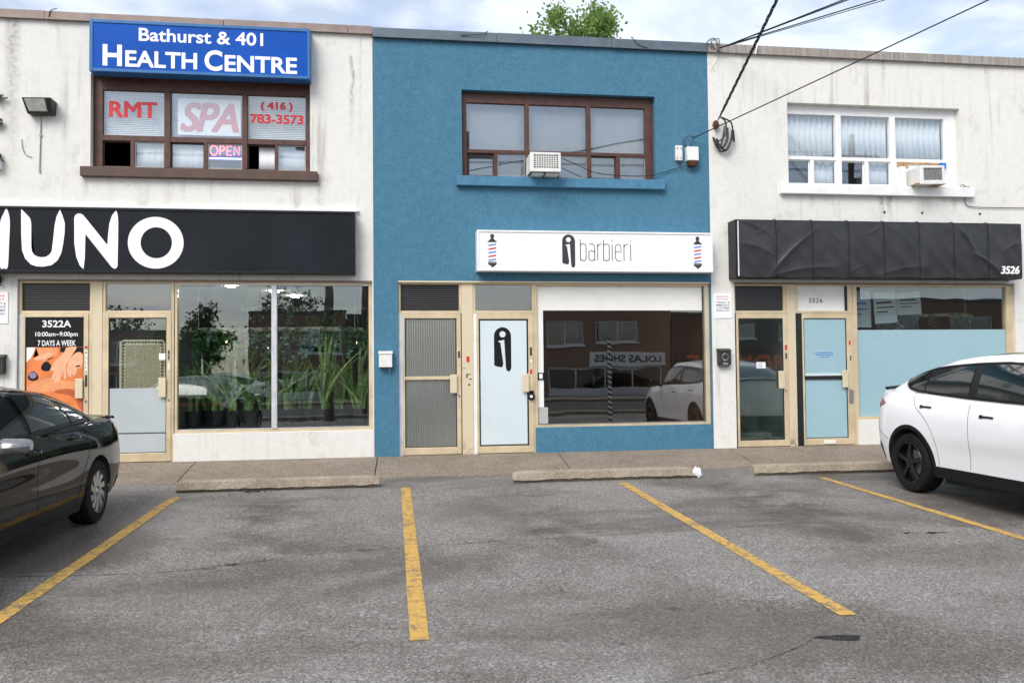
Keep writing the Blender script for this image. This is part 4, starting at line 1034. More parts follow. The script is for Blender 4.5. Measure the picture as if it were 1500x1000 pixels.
m = MB(); m.tube([(-4.765, -0.012, 4.775), (-4.770, -0.012, 4.50), (-4.780, -0.012, 4.02)], 0.007, 6); m.box(-4.79, -4.755, -0.02, -0.001, 4.50, 4.52); m.lathe([(0.0, -0.02), (0.014, -0.02), (0.014, -0.001)], 'y', 10, (-4.781, 0, 4.01))
m.build('conduit', M['metal_grey'], t)
# loops of cable at the left edge of the photo
def cable_knot(cx, cz, s, label, seed, mat='cable'):
    r = np.random.default_rng(seed); m = MB()
    for k in range(5):
        c = [(cx + r.normal(0, s*0.6), -0.03 - 0.05*r.random(), cz + r.normal(0, s*0.7)) for _ in range(6)]
        m.tube(smooth_poly(c, 6, False), 0.008, 5)
    m.box(cx - s*0.5, cx + s*0.3, -0.06, -0.002, cz - s*0.4, cz + s*0.4)
    o = m.build('cable_bundle', M[mat], off=(cx, 0, cz)); tag(o, label, 'cable', 'cable bundles on the walls')
cable_knot(-5.32, 5.02, 0.07, 'upper knot of dark cable at the left edge above the floodlight level', 3)
cable_knot(-5.32, 4.66, 0.06, 'middle knot of dark cable at the left edge of wall', 4)
cable_knot(-5.30, 4.20, 0.09, 'lower knot of dark cable with white box at left edge', 5)
cable_knot(-5.27, 2.52, 0.05, 'small cable and camera knot under the left end of black sign', 6)
o = MB().box(-5.42, -5.25, -0.09, -0.002, 4.02, 4.16).build('junction_box', M['white_plastic'], off=(-5.33, 0, 4.02), bevel=0.006); tag(o, 'white junction box on left wall under dark cable knot', 'junction box')
m = MB().tube(smooth_poly([(-5.01, -0.006, 4.45), (-5.0, -0.012, 4.34), (-4.96, -0.012, 4.24), (-4.88, -0.006, 4.20)], 5, False), 0.004, 5)
o = m.build('loose_wire', M['cable_grey'], off=(-5, 0, 4.2)); tag(o, 'thin loose wire hanging on white wall below floodlight', 'wire')
# roof edge wire stubs
for pts, lb in (([(-4.66, -0.05, 6.10), (-4.64, -0.06, 6.22), (-4.56, -0.04, 6.27)], 'bent wire stub sticking up at left roof edge'), ([(1.02, -0.06, 6.15), (1.3, -0.08, 6.17), (1.42, -0.06, 6.235)], 'thin wire over the grey roof edge left of tree'), ([(3.62, -0.05, 6.24), (3.70, -0.07, 6.14), (3.86, -0.06, 6.085)], 'thin wire over the grey roof edge right of tree')):
    o = MB().tube(smooth_poly(pts, 6, False), 0.006, 5).build('roof_wire', M['cable'], off=pts[0]); tag(o, lb, 'wire')
# telephone boxes on the blue wall
t = thing('terminal_box', 'narrow white terminal box on blue wall beside the window', 'utility box', (4.33, 0, 4.34))
MB().box(4.275, 4.382, -0.055, -0.002, 4.385, 4.615).build('cover', M['white_plastic'], t, bevel=0.008)
m = MB()
for x, z in ((4.30, 4.57), (4.36, 4.57), (4.30, 4.42), (4.355, 4.42)): m.lathe([(0.0, -0.060), (0.009, -0.060), (0.009, -0.05)], 'y', 8, (x, 0, z))
m.tube([(4.33, -0.03, 4.385), (4.325, -0.035, 4.34), (4.36, -0.03, 4.325)], 0.008, 6); m.build('screws', M['metal_dark'], t)
t = thing('meter_box', 'square white meter box with rusty base on the blue wall', 'utility box', (4.53, 0, 4.30))
m = MB(); m.hexa([(4.440, -0.12, 4.375), (4.618, -0.12, 4.375), (4.618, -0.002, 4.375), (4.440, -0.002, 4.375), (4.436, -0.10, 4.590), (4.620, -0.10, 4.590), (4.620, -0.002, 4.590), (4.436, -0.002, 4.590)]); m.build('cover', M['white_plastic'], t, bevel=0.008)
MB().hexa([(4.47, -0.09, 4.305), (4.60, -0.09, 4.305), (4.60, -0.002, 4.305), (4.47, -0.002, 4.305), (4.450, -0.115, 4.3745), (4.612, -0.115, 4.3745), (4.612, -0.002, 4.3745), (4.450, -0.002, 4.3745)]).build('base', M['rust'], t, bevel=0.006)
# wires on the wall
def wire(name, pts, r, label, cat='wire', mat='cable', n=6, group=None, sm=8):
    o = MB().tube(smooth_poly(pts, sm, False), r, n).build(name, M[mat], off=pts[0], smooth=True); return tag(o, label, cat, group)
wire('wall_wire', [(4.46, -0.04, 4.31), (4.30, -0.03, 4.27), (4.05, -0.03, 4.19), (3.85, -0.06, 4.135), (3.4, -0.09, 4.12), (3.0, -0.09, 4.16), (2.72, -0.10, 4.27), (2.45, -0.08, 4.38)], 0.006, 'thin dark wire from meter box across the lower window panes')
wire('wall_wire', [(4.53, -0.05, 4.60), (4.52, -0.05, 4.66), (4.56, -0.05, 4.72), (4.52, -0.06, 4.76), (4.46, -0.05, 4.75), (4.40, -0.04, 4.68), (4.44, -0.04, 4.61), (4.50, -0.04, 4.60)], 0.006, 'curled wire loop on top of the meter box')
wire('wall_wire', [(4.45, -0.03, 4.28), (4.47, -0.03, 4.24), (4.55, -0.03, 4.235), (4.60, -0.03, 4.25)], 0.004, 'short wire tail under the meter box')
wire('wall_wire', [(9.10, -0.02, 3.90), (9.11, -0.02, 3.82), (9.2, -0.02, 3.77), (9.6, -0.02, 3.76), (10.6, -0.02, 3.77)], 0.006, 'thin dark wire running right from white window sill')
wire('wall_wire', [(9.02, -0.03, 4.07), (9.05, -0.03, 4.12), (9.09, -0.04, 4.10), (9.06, -0.04, 4.08), (9.12, -0.04, 4.09), (9.2, -0.03, 4.07)], 0.005, 'small curl of wire on the right end of white sill')
# service drop: insulator and black cable loops
t = thing('service_bracket', 'rusty service bracket bolted to white wall at overhead cable end', 'bracket', (4.93, 0, 4.95))
m = MB(); m.lathe([(0.0, -0.09), (0.03, -0.09), (0.045, -0.06), (0.03, -0.03), (0.045, -0.002)], 'y', 12, (4.93, 0, 4.955)); m.box(4.90, 4.955, -0.075, -0.002, 4.90, 5.01); m.build('bracket', M['rust'], t)
t = thing('cable_loops', 'drooping loops of thick black service cable on the white wall', 'cable', (5.02, 0, 4.6))
for k, P in enumerate(([(4.99, -0.08, 5.06), (5.05, -0.10, 5.0), (5.07, -0.09, 4.90), (5.02, -0.08, 4.74), (4.95, -0.06, 4.70), (4.90, -0.03, 4.72)],
          [(5.00, -0.08, 5.06), (5.12, -0.10, 5.0), (5.17, -0.09, 4.93), (5.17, -0.08, 4.76), (5.10, -0.07, 4.60), (5.03, -0.06, 4.54), (4.97, -0.04, 4.57), (4.95, -0.03, 4.72)],
          [(5.05, -0.09, 4.90), (5.03, -0.08, 4.78), (4.98, -0.08, 4.62), (4.93, -0.07, 4.60), (4.90, -0.05, 4.70), (4.89, -0.02, 4.76)],
          [(5.10, -0.07, 4.90), (5.09, -0.09, 4.74), (5.04, -0.08, 4.62), (4.99, -0.07, 4.60), (4.96, -0.05, 4.66), (4.94, -0.03, 4.74)],
          [(5.17, -0.08, 4.86), (5.14, -0.10, 4.70), (5.08, -0.09, 4.56), (5.02, -0.08, 4.57), (4.98, -0.05, 4.64)])):
    MB().tube(smooth_poly(P, 8, False), 0.016 if k > 1 else 0.012, 7).build('cable', M['cable'], t, smooth=True)
for k in range(3): MB().tube([(5.165 + 0.012*k, -0.09, 4.86), (5.172 + 0.012*k, -0.09, 4.72 - 0.02*k)], 0.013, 6).build('splice', M['cable'], t)
MB().tube([(5.05, -0.10, 4.92), (5.055, -0.10, 4.76)], 0.02, 7).build('splice', M['cable_grey'], t)

# overhead wires
def sagwire(a, b, sag, r, label, mat='cable', twist=0.0, n=60, name='overhead_wire', group='overhead service wires'):
    a, b = Vector(a), Vector(b); m = MB()
    for s_ in ((0,) if not twist else (0, 1, 2)):
        pts = []
        for i in range(n + 1):
            u = i / n; p = a.lerp(b, u); p.z -= sag * 4 * u * (1 - u)
            if twist:
                q = u * (b - a).length / 0.55 * 2 * math.pi + s_ * 2.094
                p += Vector((math.cos(q), 0, math.sin(q))) * twist * min(1, u * 40)
            pts.append(p)
        m.tube(pts, r, 5)
    o = m.build(name, M[mat], off=tuple(a), smooth=True); return tag(o, label, 'wire', group)
POLE_A, POLE_B = (2.55, -16.0), (17.0, -16.3)
sagwire((4.95, -0.08, 5.02), (POLE_A[0], POLE_A[1], 8.05), 0.0, 0.0095, 'thick twisted black service cable rising steeply from bracket on white wall', twist=0.013, n=420)
sagwire((4.56, -0.05, 4.735), (POLE_B[0], POLE_B[1], 9.25), 0.10, 0.009, 'single thin wire from the blue wall rising right across white wall')
for z, dz, lb in ((7.85, 0.0, 'upper wire of the left pair leaving the roof edge'), (7.62, 0.0, 'lower wire of the left pair leaving the roof edge'), (6.30, 0.01, 'upper wire of the right pair leaving the roof edge'), (6.10, 0.0, 'lower wire of the right pair leaving the roof edge')):
    sagwire((4.98, -0.07, 6.125 + dz), (POLE_B[0], POLE_B[1], z), 0.12, 0.009 if z > 6.2 else 0.006, lb)
t = thing('roof_bracket', 'tangled wire bracket at the seam of grey and tan roof edge', 'bracket', (4.95, 0, 6.1))
m = MB(); r = np.random.default_rng(8)
for k in range(5):
    m.tube(smooth_poly([(4.90 + r.normal(0, 0.05), -0.06, 6.12), (4.86 + r.normal(0, 0.05), -0.07, 6.20 + r.random()*0.06), (4.93 + r.normal(0, 0.04), -0.07, 6.26 + r.random()*0.03), (4.99, -0.07, 6.125)], 6, False), 0.005, 5)
m.box(4.96, 5.0, -0.09, -0.05, 6.09, 6.15); m.build('wire_tangle', M['cable_grey'], t)
wire('loose_wire', [(4.97, -0.06, 6.10), (4.98, -0.07, 6.0), (4.95, -0.05, 5.92), (4.87, -0.03, 5.80)], 0.003, 'hair thin loose wire hanging under roof bracket', mat='cable_grey')
wire('coping_strap', [(5.62, -0.062, 6.23), (5.60, -0.066, 6.16), (5.58, -0.062, 6.07)], 0.012, 'white strap over the tan roof edge', 'strap', 'white_paint')
for x in (7.71, 8.36, 9.37):
    o = MB().lathe([(0.0, -0.02), (0.012, -0.02), (0.02, -0.001)], 'y', 8, (x, 0, 3.66)).build('wall_anchor', M['metal_dark'], off=(x, 0, 3.66)); tag(o, dict([(7.71, 'leftmost'), (8.36, 'middle'), (9.37, 'rightmost')])[x] + ' small dark bolt in white wall above the black cloth sign', 'bolt', 'bolts above the cloth sign')

# letter boxes and notices
def mailbox(x0, x1, z0, z1, d, mat, label):
    t = thing('mailbox', label, 'mailbox', ((x0+x1)/2, 0, z0))
    MB().box(x0, x1, -d, -0.002, z0, z1 - 0.045).build('body', M[mat], t, bevel=0.006)
    MB().hexa([(x0 - .008, -d - 0.012, z1 - 0.044), (x1 + .008, -d - 0.012, z1 - 0.044), (x1 + .008, -0.002, z1 - 0.044), (x0 - .008, -0.002, z1 - 0.044), (x0 - .008, -d - 0.008, z1 - 0.028), (x1 + .008, -d - 0.008, z1 - 0.028), (x1 + .008, -0.002, z1), (x0 - .008, -0.002, z1)]).build('lid', M[mat], t, bevel=0.003)
    return t
t = mailbox(-0.200, -0.012, 1.285, 1.520, 0.10, 'white_plastic', 'white mailbox on the blue wall left of doors')
m = MB(); m.box(-0.06, -0.045, -0.03, -0.005, 1.21, 1.284); m.build('flag_bracket', M['metal_grey'], t)
t = mailbox(4.890, 5.085, 1.270, 1.523, 0.09, 'metal_dark', 'black ornate mailbox on the white wall under parking notice')
m = MB()
for k in range(18):
    a = k * 0.349; m.tube([(4.9875 + 0.06*math.cos(a), -0.096, 1.39 + 0.06*math.sin(a)), (4.9875 + 0.04*math.cos(a+0.4), -0.098, 1.39 + 0.04*math.sin(a+0.4))], 0.005, 5)
m.box(4.945, 5.03, -0.097, -0.092, 1.275, 1.305); m.build('relief', M['metal_grey'], t)
m = MB(); m.tube([(4.91, -0.04, 1.27), (4.91, -0.06, 1.245), (5.06, -0.06, 1.245), (5.06, -0.04, 1.27)], 0.006, 5); m.build('paper_holder', M['metal_dark'], t)
mailbox(-5.40, -5.185, 1.25, 1.51, 0.09, 'metal_dark', 'dark brown mailbox at the left edge beside poster door')
def notice(x0, x1, z0, z1, label):
    t = thing('parking_notice', label, 'notice', ((x0+x1)/2, 0, z0), group='tenant parking notices')
    MB().box(x0, x1, -0.010, -0.002, z0, z1).build('plate', M['print_white'], t)
    w = x1 - x0; h = z1 - z0
    m = MB(); r = np.random.default_rng(9)
    for k in range(2):
        u = x0 + w*0.14
        while u < x1 - w*0.16: q = r.uniform(0.012, 0.022); m.box(u, u + q, -0.0112, -0.0102, z0 + h*(0.85 - 0.105*k), z0 + h*(0.90 - 0.105*k)); u += q + r.uniform(0.006, 0.016)
    m.build('faded_heading', M['print_pink'], t)
    m = MB()
    for k, s in enumerate(('TENANT &', 'IMMEDIATE', 'CUSTOMER', 'PARKING ONLY')): put_text(m, s, x0 + w*0.10, x1 - w*0.10, z0 + h*(0.595 - k*0.11), z0 + h*(0.675 - k*0.11), -0.0108, weight=0.008)
    m.build('lettering', M['print_dark'], t)
notice(4.862, 5.138, 1.985, 2.362, 'white tenant parking notice on the wall right of blue building')
notice(-5.44, -5.168, 1.93, 2.355, 'white tenant parking notice cut by the left edge of photo')

# door poster: opening hours over a massage picture
t = thing('door_poster', 'orange massage picture poster with hours 3522A on the left door', 'poster', (-4.59, 0.046, 0.72))
MB().box(-4.962, -4.214, 0.0475, 0.0490, 1.606, 2.013).build('header', M['print_black'], t)
MB().box(-4.962, -4.214, 0.0475, 0.0490, 0.72, 1.6055).build('picture', plain('poster_skin', (0.72, 0.20, 0.055), 0.4, var=0.22, scale=3.2), t)
m = MB(); yy = 0.0468
put_text(m, '3522A', -4.753, -4.380, 1.877, 1.973, yy, weight=0.022); m.build('house_number', M['print_white'], t)
m = MB(); put_text(m, '10:00am~9:00pm', -4.840, -4.294, 1.735, 1.816, yy, weight=0.012); m.build('opening_hours', M['print_white'], t)
m = MB(); put_text(m, '7 DAYS A WEEK', -4.808, -4.320, 1.622, 1.700, yy, weight=0.016); m.build('opening_days', M['print_white'], t)
def pp(L): return [(-4.965 + (x - 100) * 0.759 / 580, 1.608 - (y - 388) * 0.559 / 402) for x, y in L]
def pshape(name, L, mat, y, smooth=True):
    q = MB(); poly_flat(q, smooth_poly(pp(L), 5) if smooth else pp(L), y); return q.build(name, mat, t)
sk1 = plain('poster_skin_light', (0.80, 0.42, 0.24), 0.4, var=0.12, scale=8); sk2 = plain('poster_skin_mid', (0.76, 0.30, 0.13), 0.4, var=0.15, scale=6); sk3 = plain('poster_skin_deep', (0.50, 0.10, 0.03), 0.4, var=0.15, scale=6)
pshape('towel', [(103, 392), (195, 392), (180, 440), (150, 500), (104, 540)], M['print_white'], 0.0470, False)
pshape('hair', [(440, 392), (676, 392), (676, 470), (640, 440), (600, 450), (550, 500), (520, 480), (520, 440), (440, 440)], M['print_black'], 0.0471, False)
pshape('arm_far', [(205, 395), (410, 395), (415, 440), (395, 480), (330, 500), (300, 530), (180, 515), (175, 495), (230, 470)], sk2, 0.0470, False)
pshape('fingers_far', [(180, 505), (250, 470), (330, 440), (360, 460), (300, 500), (240, 515)], sk1, 0.0469)
pshape('face', [(540, 500), (600, 445), (650, 450), (662, 520), (650, 590), (610, 600), (600, 650), (560, 685), (520, 670), (510, 600)], sk1, 0.0469)
pshape('eye', [(585, 582), (620, 570), (645, 575), (615, 588)], M['print_black'], 0.0467)
pshape('lips', [(545, 665), (570, 655), (575, 680), (555, 690)], M['print_pink'], 0.0467)
pshape('arm_near', [(505, 395), (600, 388), (570, 450), (530, 510), (500, 560), (440, 560), (380, 540), (440, 480), (480, 440)], sk1, 0.0468)
for k, L in enumerate(([(390, 530), (440, 540), (400, 600), (352, 625), (345, 605)], [(400, 560), (440, 570), (400, 660), (370, 710), (358, 700), (375, 640)], [(425, 570), (460, 570), (430, 680), (395, 740), (378, 735), (400, 660)], [(455, 565), (485, 570), (455, 680), (425, 735), (412, 725), (430, 660)], [(475, 550), (500, 560), (500, 650), (505, 690), (480, 705), (472, 650)])):
    pshape('finger', L, sk1, 0.0466 - 0.0002 * k)
pshape('shoulder', [(110, 790), (220, 720), (350, 690), (480, 720), (600, 740), (660, 800), (560, 850), (380, 830), (200, 830)], sk2, 0.0472)
pshape('shade_fold', [(380, 830), (520, 800), (660, 860), (676, 1000), (640, 1000), (560, 880)], sk3, 0.0471)
for (cx, cy), rm in (((305, 578), M['print_black']), ((177, 672), M['print_black'])):
    pshape('stone', [(cx + 50*math.cos(a) + 8*math.sin(2*a), cy + 48*math.sin(a)) for a in [i*0.628 for i in range(10)]], rm, 0.0468)
pshape('stone_shine', [(177 + 36*math.cos(i*0.628) - 2, 665 + 33*math.sin(i*0.628)) for i in range(10)], plain('stone_shine', (0.24, 0.20, 0.30), 0.4), 0.0466)

# ------------------------------------------------------------------ inside the plant shop
def leaf_mat(name, a, b, band=0.0, scale=30):
    n = NT(name); v = n.pos(local=True)
    f = n.noise(n.pos((1.0, 1.0, 4.0), local=True), scale, 4, 0.6)
    n.P(color=n.ramp(f, [(0.38, a), (0.62, b)]), rough=0.42, spec=0.4); n.b.inputs['Subsurface Weight'].default_value = 0.0
    return n.m
M['snake_leaf'] = leaf_mat('snake_leaf', (0.035, 0.095, 0.022), (0.17, 0.26, 0.06), scale=9)
M['snake_leaf_pale'] = leaf_mat('snake_leaf_pale', (0.09, 0.16, 0.045), (0.32, 0.36, 0.11), scale=7)
M['vine_leaf'] = leaf_mat('vine_leaf', (0.03, 0.11, 0.03), (0.11, 0.26, 0.09), scale=14)
M['vine_silver'] = leaf_mat('vine_leaf_silver', (0.10, 0.20, 0.15), (0.32, 0.42, 0.36), scale=14)
M['pot_black'] = plain('planter_black', (0.012, 0.013, 0.016), 0.35, var=0.3)
M['pot_white'] = plain('planter_white', (0.5, 0.5, 0.47), 0.5)
def snake_leaf_mesh(h, w, seed):
    r = np.random.default_rng(seed); n = 9; P = []
    tw = r.uniform(-1.1, 1.1); bx, by = r.normal(0, 0.075, 2)
    for i in range(n + 1):
        u = i / n; ww = w * (0.55 + 1.2 * u - 1.1 * u * u) * (1 if u < 0.9 else (1 - (u - 0.9) / 0.1 * 0.93))
        a = tw * u; cx, cy = bx * u * u * h * 3, by * u * u * h * 3; ca, sa = math.cos(a), math.sin(a)
        P.append([(cx - ca*ww/2, cy - sa*ww/2, u*h), (cx - sa*ww*0.13, cy + ca*ww*0.13, u*h), (cx + ca*ww/2, cy + sa*ww/2, u*h)])
    return MB().grid(P).mesh('leaf', smooth=True, sharp=180)
LEAVES = [snake_leaf_mesh(1.0, 0.052, s) for s in range(6)]
for i, me in enumerate(LEAVES): me.materials.append(M['snake_leaf'] if i % 3 else M['snake_leaf_pale'])
def snake_plant(x, y, z, h, k, label, seed, spread=0.10):
    r = np.random.default_rng(seed)
    t = thing('snake_plant', label, 'potted plant', (x, y, z), group='snake plants in the shop window')
    MB().lathe([(0.0, 0.0), (0.095, 0.0), (0.125, 0.22), (0.112, 0.22), (0.10, 0.19), (0.0, 0.19)], 'z', 18, (x, y, z)).build('pot', M['pot_black'], t, smooth=True)
    for i in range(k):
        o = obj('leaf', LEAVES[r.integers(0, 6)], None, t)
        a = r.uniform(0, 6.283); d = spread * math.sqrt(r.random()) * 0.8
        o.location = (d*math.cos(a), d*math.sin(a), 0.18); tl = r.uniform(0.0, 0.13)
        o.rotation_euler = (tl*math.sin(a)*-1.0, tl*math.cos(a), r.uniform(-0.6, 0.6) + (math.pi if r.random() < 0.5 else 0)); s = h * r.uniform(0.62, 1.05)
        o.scale = (r.uniform(0.8, 1.35), 1.2, s)
spots = [(-2.86, 0.45, 0.92, 9), (-2.55, 0.55, 0.70, 7), (-2.30, 0.42, 0.78, 8), (-2.06, 0.45, 0.98, 10), (-1.86, 0.60, 0.80, 8), (-1.50, 0.45, 0.72, 8), (-1.24, 0.6, 0.62, 7), (-1.02, 0.42, 1.12, 11), (-0.76, 0.50, 0.80, 6), (-0.50, 0.42, 1.05, 12),
         (-2.72, 0.78, 1.0, 9), (-2.42, 0.82, 0.9, 9), (-2.14, 0.76, 0.85, 9), (-1.62, 0.80, 0.95, 9), (-1.36, 0.78, 1.0, 9), (-0.90, 0.80, 0.95, 9), (-0.62, 0.76, 1.1, 9)]
order = ['first', 'second', 'third', 'fourth', 'fifth', 'sixth', 'seventh', 'eighth', 'ninth', 'tenth'] + ['first', 'second', 'third', 'fourth', 'fifth', 'sixth', 'seventh']
for i, (x, y, h, k) in enumerate(spots):
    snake_plant(x, y, 0.46, h, k, f'potted snake plant in the shop window, {order[i]} from the left in the ' + ('front row' if i < 10 else 'back row'), 30 + i)
t = thing('plant_shelf', 'low dark shelf under the snake plants in shop window', 'shelf', (-1.65, 0.5, 0.0))
MB().box(-2.97, -0.36, 0.26, 0.98, 0.40, 0.459).build('top', M['pot_black'], t)
for x in (-2.9, -1.65, -0.43): MB().box(x - 0.03, x + 0.03, 0.30, 0.94, 0.001, 0.40).build('support', M['pot_black'], t)
M['birch'] = plain('birch_beam', (0.46, 0.40, 0.30), 0.8, var=0.3, scale=14)
def hanging_beam(x0, x1, y, z, ceil, label, nv, seed, silver=0.4, r_=0.035, leafd=1.0):
    t = thing('hanging_beam', label, 'hanging planter', ((x0+x1)/2, y, z), group='hanging beams with trailing plants'); r = np.random.default_rng(seed)
    pts = [(x0 + (x1-x0)*i/10, y + r.normal(0, 0.006), z + r.normal(0, 0.006)) for i in range(11)]
    MB().tube(pts, r_, 10).build('beam', M['birch'], t, smooth=True)
    for x in (x0 + 0.12, x1 - 0.12): MB().tube([(x, y, z + r_), (x, y, ceil)], 0.004, 5).build('rope', M['print_white'], t)
    for k in range(nv):
        x = x0 + (x1 - x0) * (k + r.uniform(0.2, 0.8)) / nv; L = r.uniform(0.2, 0.62) * leafd; m = MB(); n = int(L / 0.016)
        px, py, pz = x, y - 0.03, z + 0.02
        for j in range(n):
            px += r.normal(0, 0.012); py += r.normal(0, 0.008); pz -= L / n if j > 2 else -0.005
            for q in range(2):
                a = r.uniform(0, 6.28); s = r.uniform(0.035, 0.075); d = Vector((math.cos(a), math.sin(a) * 0.7, r.uniform(-0.9, 0.1))).normalized(); sd = d.cross(Vector((r.normal(), r.normal(), 1))).normalized()
                p = Vector((px, py, pz)); m.add([p, p + d*s*0.5 + sd*s*0.42, p + d*s, p + d*s*0.5 - sd*s*0.42], [(0, 1, 2, 3)])
        m.build('trailing_vine', M['vine_silver'] if r.random() < silver else M['vine_leaf'], t)
hanging_beam(-2.95, -0.45, 0.62, 1.86, 2.72, 'lower pale hanging beam with trailing vines in plant shop window', 24, 4)
hanging_beam(-2.30, -0.38, 0.95, 2.21, 2.72, 'upper pale hanging beam in plant shop window', 14, 5, 0.3, 0.03, 0.8)
hanging_beam(8.10, 9.75, 0.75, 2.07, 2.72, 'pale hanging beam with short plants in the right shop window', 9, 6, 0.1, 0.032, 0.55)
def leafy_clump(x, y, z, rx, rz, n, mat, label, seed):
    r = np.random.default_rng(seed); t = thing('hanging_plant', label, 'hanging plant', (x, y, z), group='bushy hanging plants in shop window')
    MB().lathe([(0.0, -0.07), (0.07, -0.06), (0.09, 0.03), (0.0, 0.02)], 'z', 12, (x, y, z)).build('pot', M['pot_black'], t, smooth=True)
    MB().tube([(x, y, z + 0.02), (x, y, 2.72)], 0.004, 5).build('cord', M['cable'], t)
    m = MB()
    for i in range(n):
        a = r.uniform(0, 6.283); q = math.sqrt(r.random()); p = Vector((x + rx*q*math.cos(a), y + rx*0.6*q*math.sin(a), z + 0.05 + rz*r.uniform(-1.0, 0.45)*(1 - 0.4*q)))
        d = Vector((math.cos(a), math.sin(a)*0.7 - 0.3, r.uniform(-1.0, 0.2))).normalized(); sd = d.cross(Vector((r.normal(), r.normal(), 1))).normalized(); s = r.uniform(0.05, 0.10)
        b = p + d*s*0.5 + Vector((0, 0, 0.012)); m.add([p, b + sd*s*0.36, p + d*s, b - sd*s*0.36], [(0, 1, 2), (0, 2, 3)])
    m.build('foliage', mat, t)
for i, (x, y, z, rx, rz, mt) in enumerate(((-2.70, 0.70, 1.62, 0.20, 0.26, 'vine_leaf'), (-2.28, 0.85, 1.55, 0.24, 0.24, 'vine_leaf'), (-1.95, 0.62, 1.66, 0.18, 0.30, 'vine_silver'), (-1.45, 0.66, 1.62, 0.22, 0.30, 'vine_silver'), (-1.10, 0.95, 1.95, 0.20, 0.26, 'vine_leaf'), (-0.55, 0.64, 1.74, 0.20, 0.26, 'vine_leaf'))):
    leafy_clump(x, y, z, rx, rz, 210, M[mt], f'bushy hanging plant above the snake plants, {order[i]} from the left', 70 + i)
# big-leaf plant and rattan screen behind door B
t = thing('rattan_screen', 'folding woven rattan screen behind the glass door', 'room divider', (-3.5, 0.15, 0))
M['rattan'] = plain('rattan', (0.78, 0.66, 0.46), 0.7, var=0.25, scale=40); M['rattan_dark'] = plain('rattan_dark', (0.26, 0.17, 0.09), 0.7, var=0.3, scale=40)
def screen(x0, y0, x1, y1, h, wm, step):
    dx, dy = x1-x0, y1-y0; L = math.hypot(dx, dy); at = lambda u, z: (x0 + dx*u/L, y0 + dy*u/L, z)
    m = MB()
    for r_, e in ((0.014, 0.0), (0.010, 0.055)):
        m.tube([at(e, 0.03), at(e, h - e - 0.03), at(e + 0.03, h - e), at(L - e - 0.03, h - e), at(L - e, h - e - 0.03), at(L - e, 0.03)], r_, 7)
    z = 0.06
    while z < h - 0.05: m.tube([at(0, z), at(0.055, z)], 0.007, 5); m.tube([at(L-0.055, z), at(L, z)], 0.007, 5); z += 0.045
    u = 0.08
    while u < L - 0.06: m.tube([at(u, h-0.055), at(u, h)], 0.007, 5); u += 0.045
    m.build('frame', M['rattan'], t, smooth=True)
    m = MB(); k = -h
    while k < L:
        a0, a1 = max(0.055, k), min(L - 0.055, k + h - 0.06)
        if a1 > a0 + 0.02:
            m.tube([at(a0, 0.03 + a0 - k), at(a1, 0.03 + a1 - k)], 0.005, 4, False)
            m.tube([at(L - a0, 0.03 + a0 - k), at(L - a1, 0.03 + a1 - k)], 0.005, 4, False)
        k += step
    o = m.build('weave', wm, t); o['kind'] = 'stuff'
    MB().hexa([(x0+.005, y0+0.02, 0.03), (x1-.005, y1+0.02, 0.03), (x1-.005, y1+0.026, 0.03), (x0+.005, y0+0.026, 0.03), (x0+.005, y0+0.02, h-0.03), (x1-.005, y1+0.02, h-0.03), (x1-.005, y1+0.026, h-0.03), (x0+.005, y0+0.026, h-0.03)]).build('backing', M['rattan_dark'], t)
screen(-3.76, 0.15, -3.18, 0.15, 1.69, M['rattan'], 0.034)
screen(-3.90, 0.45, -3.775, 0.17, 1.68, M['rattan_dark'], 0.034)
t = thing('broad_leaf_plant', 'tall broad leaf plant behind the rattan screen', 'potted plant', (-3.55, 1.3, 0))
MB().lathe([(0.0, 0.0), (0.14, 0.0), (0.18, 0.35), (0.0, 0.34)], 'z', 16, (-3.55, 1.3, 0.0)).build('pot', M['pot_white'], t, smooth=True)
MB().tube([(-3.55, 1.3, 0.3), (-3.54, 1.28, 1.0), (-3.52, 1.25, 1.55)], 0.02, 6).build('stem', M['vine_leaf'], t)
for a, dx, hz in ((0.1, 0.02, 2.02), (1.6, -0.25, 1.75), (2.9, 0.22, 1.72), (4.2, 0.05, 1.5)):
    P = [];
    for i in range(9):
        u = i / 8; w = 0.15 * math.sin(math.pi * min(1, u * 1.02 + 0.04)) ; P.append([(-3.52 + dx*u - w*math.cos(a*0.3), 1.25 + 0.05*u, 1.5 + (hz-1.5)*u), (-3.52 + dx*u, 1.27 + 0.05*u, 1.5 + (hz-1.5)*u), (-3.52 + dx*u + w*math.cos(a*0.3), 1.25 + 0.05*u, 1.5 + (hz-1.5)*u)])
    MB().grid(P).build('leaf', M['vine_leaf'], t, smooth=True)
# lit pendant bulbs and a light tube seen inside the plant shop
M['bulb'] = emis('bulb_glow', (1.0, 0.62, 0.30), 6.0); M['tube_light'] = emis('tube_glow', (1.0, 0.95, 0.88), 45.0)
for x, y, z, lb in ((-0.95, 2.0, 2.28, 'warm lit pendant bulb high in the plant shop'), (-2.62, 1.6, 1.72, 'warm lit bulb among vines in left pane'), (-1.98, 1.6, 1.62, 'warm lit bulb among vines beside the mullion'), (-0.62, 2.4, 1.72, 'warm lit bulb at the right end of plant shop')):
    t = thing('pendant_lamp', lb, 'lamp', (x, y, z), group='pendant bulbs in plant shop')
    MB().lathe([(0.0, -0.018), (0.012, -0.013), (0.016, 0.0), (0.012, 0.014), (0.0, 0.04)], 'z', 12, (x, y, z)).build('bulb', M['bulb'], t, smooth=True)
    MB().tube([(x, y, z + 0.04), (x, y, 2.72)], 0.004, 5).build('cord', M['cable'], t)
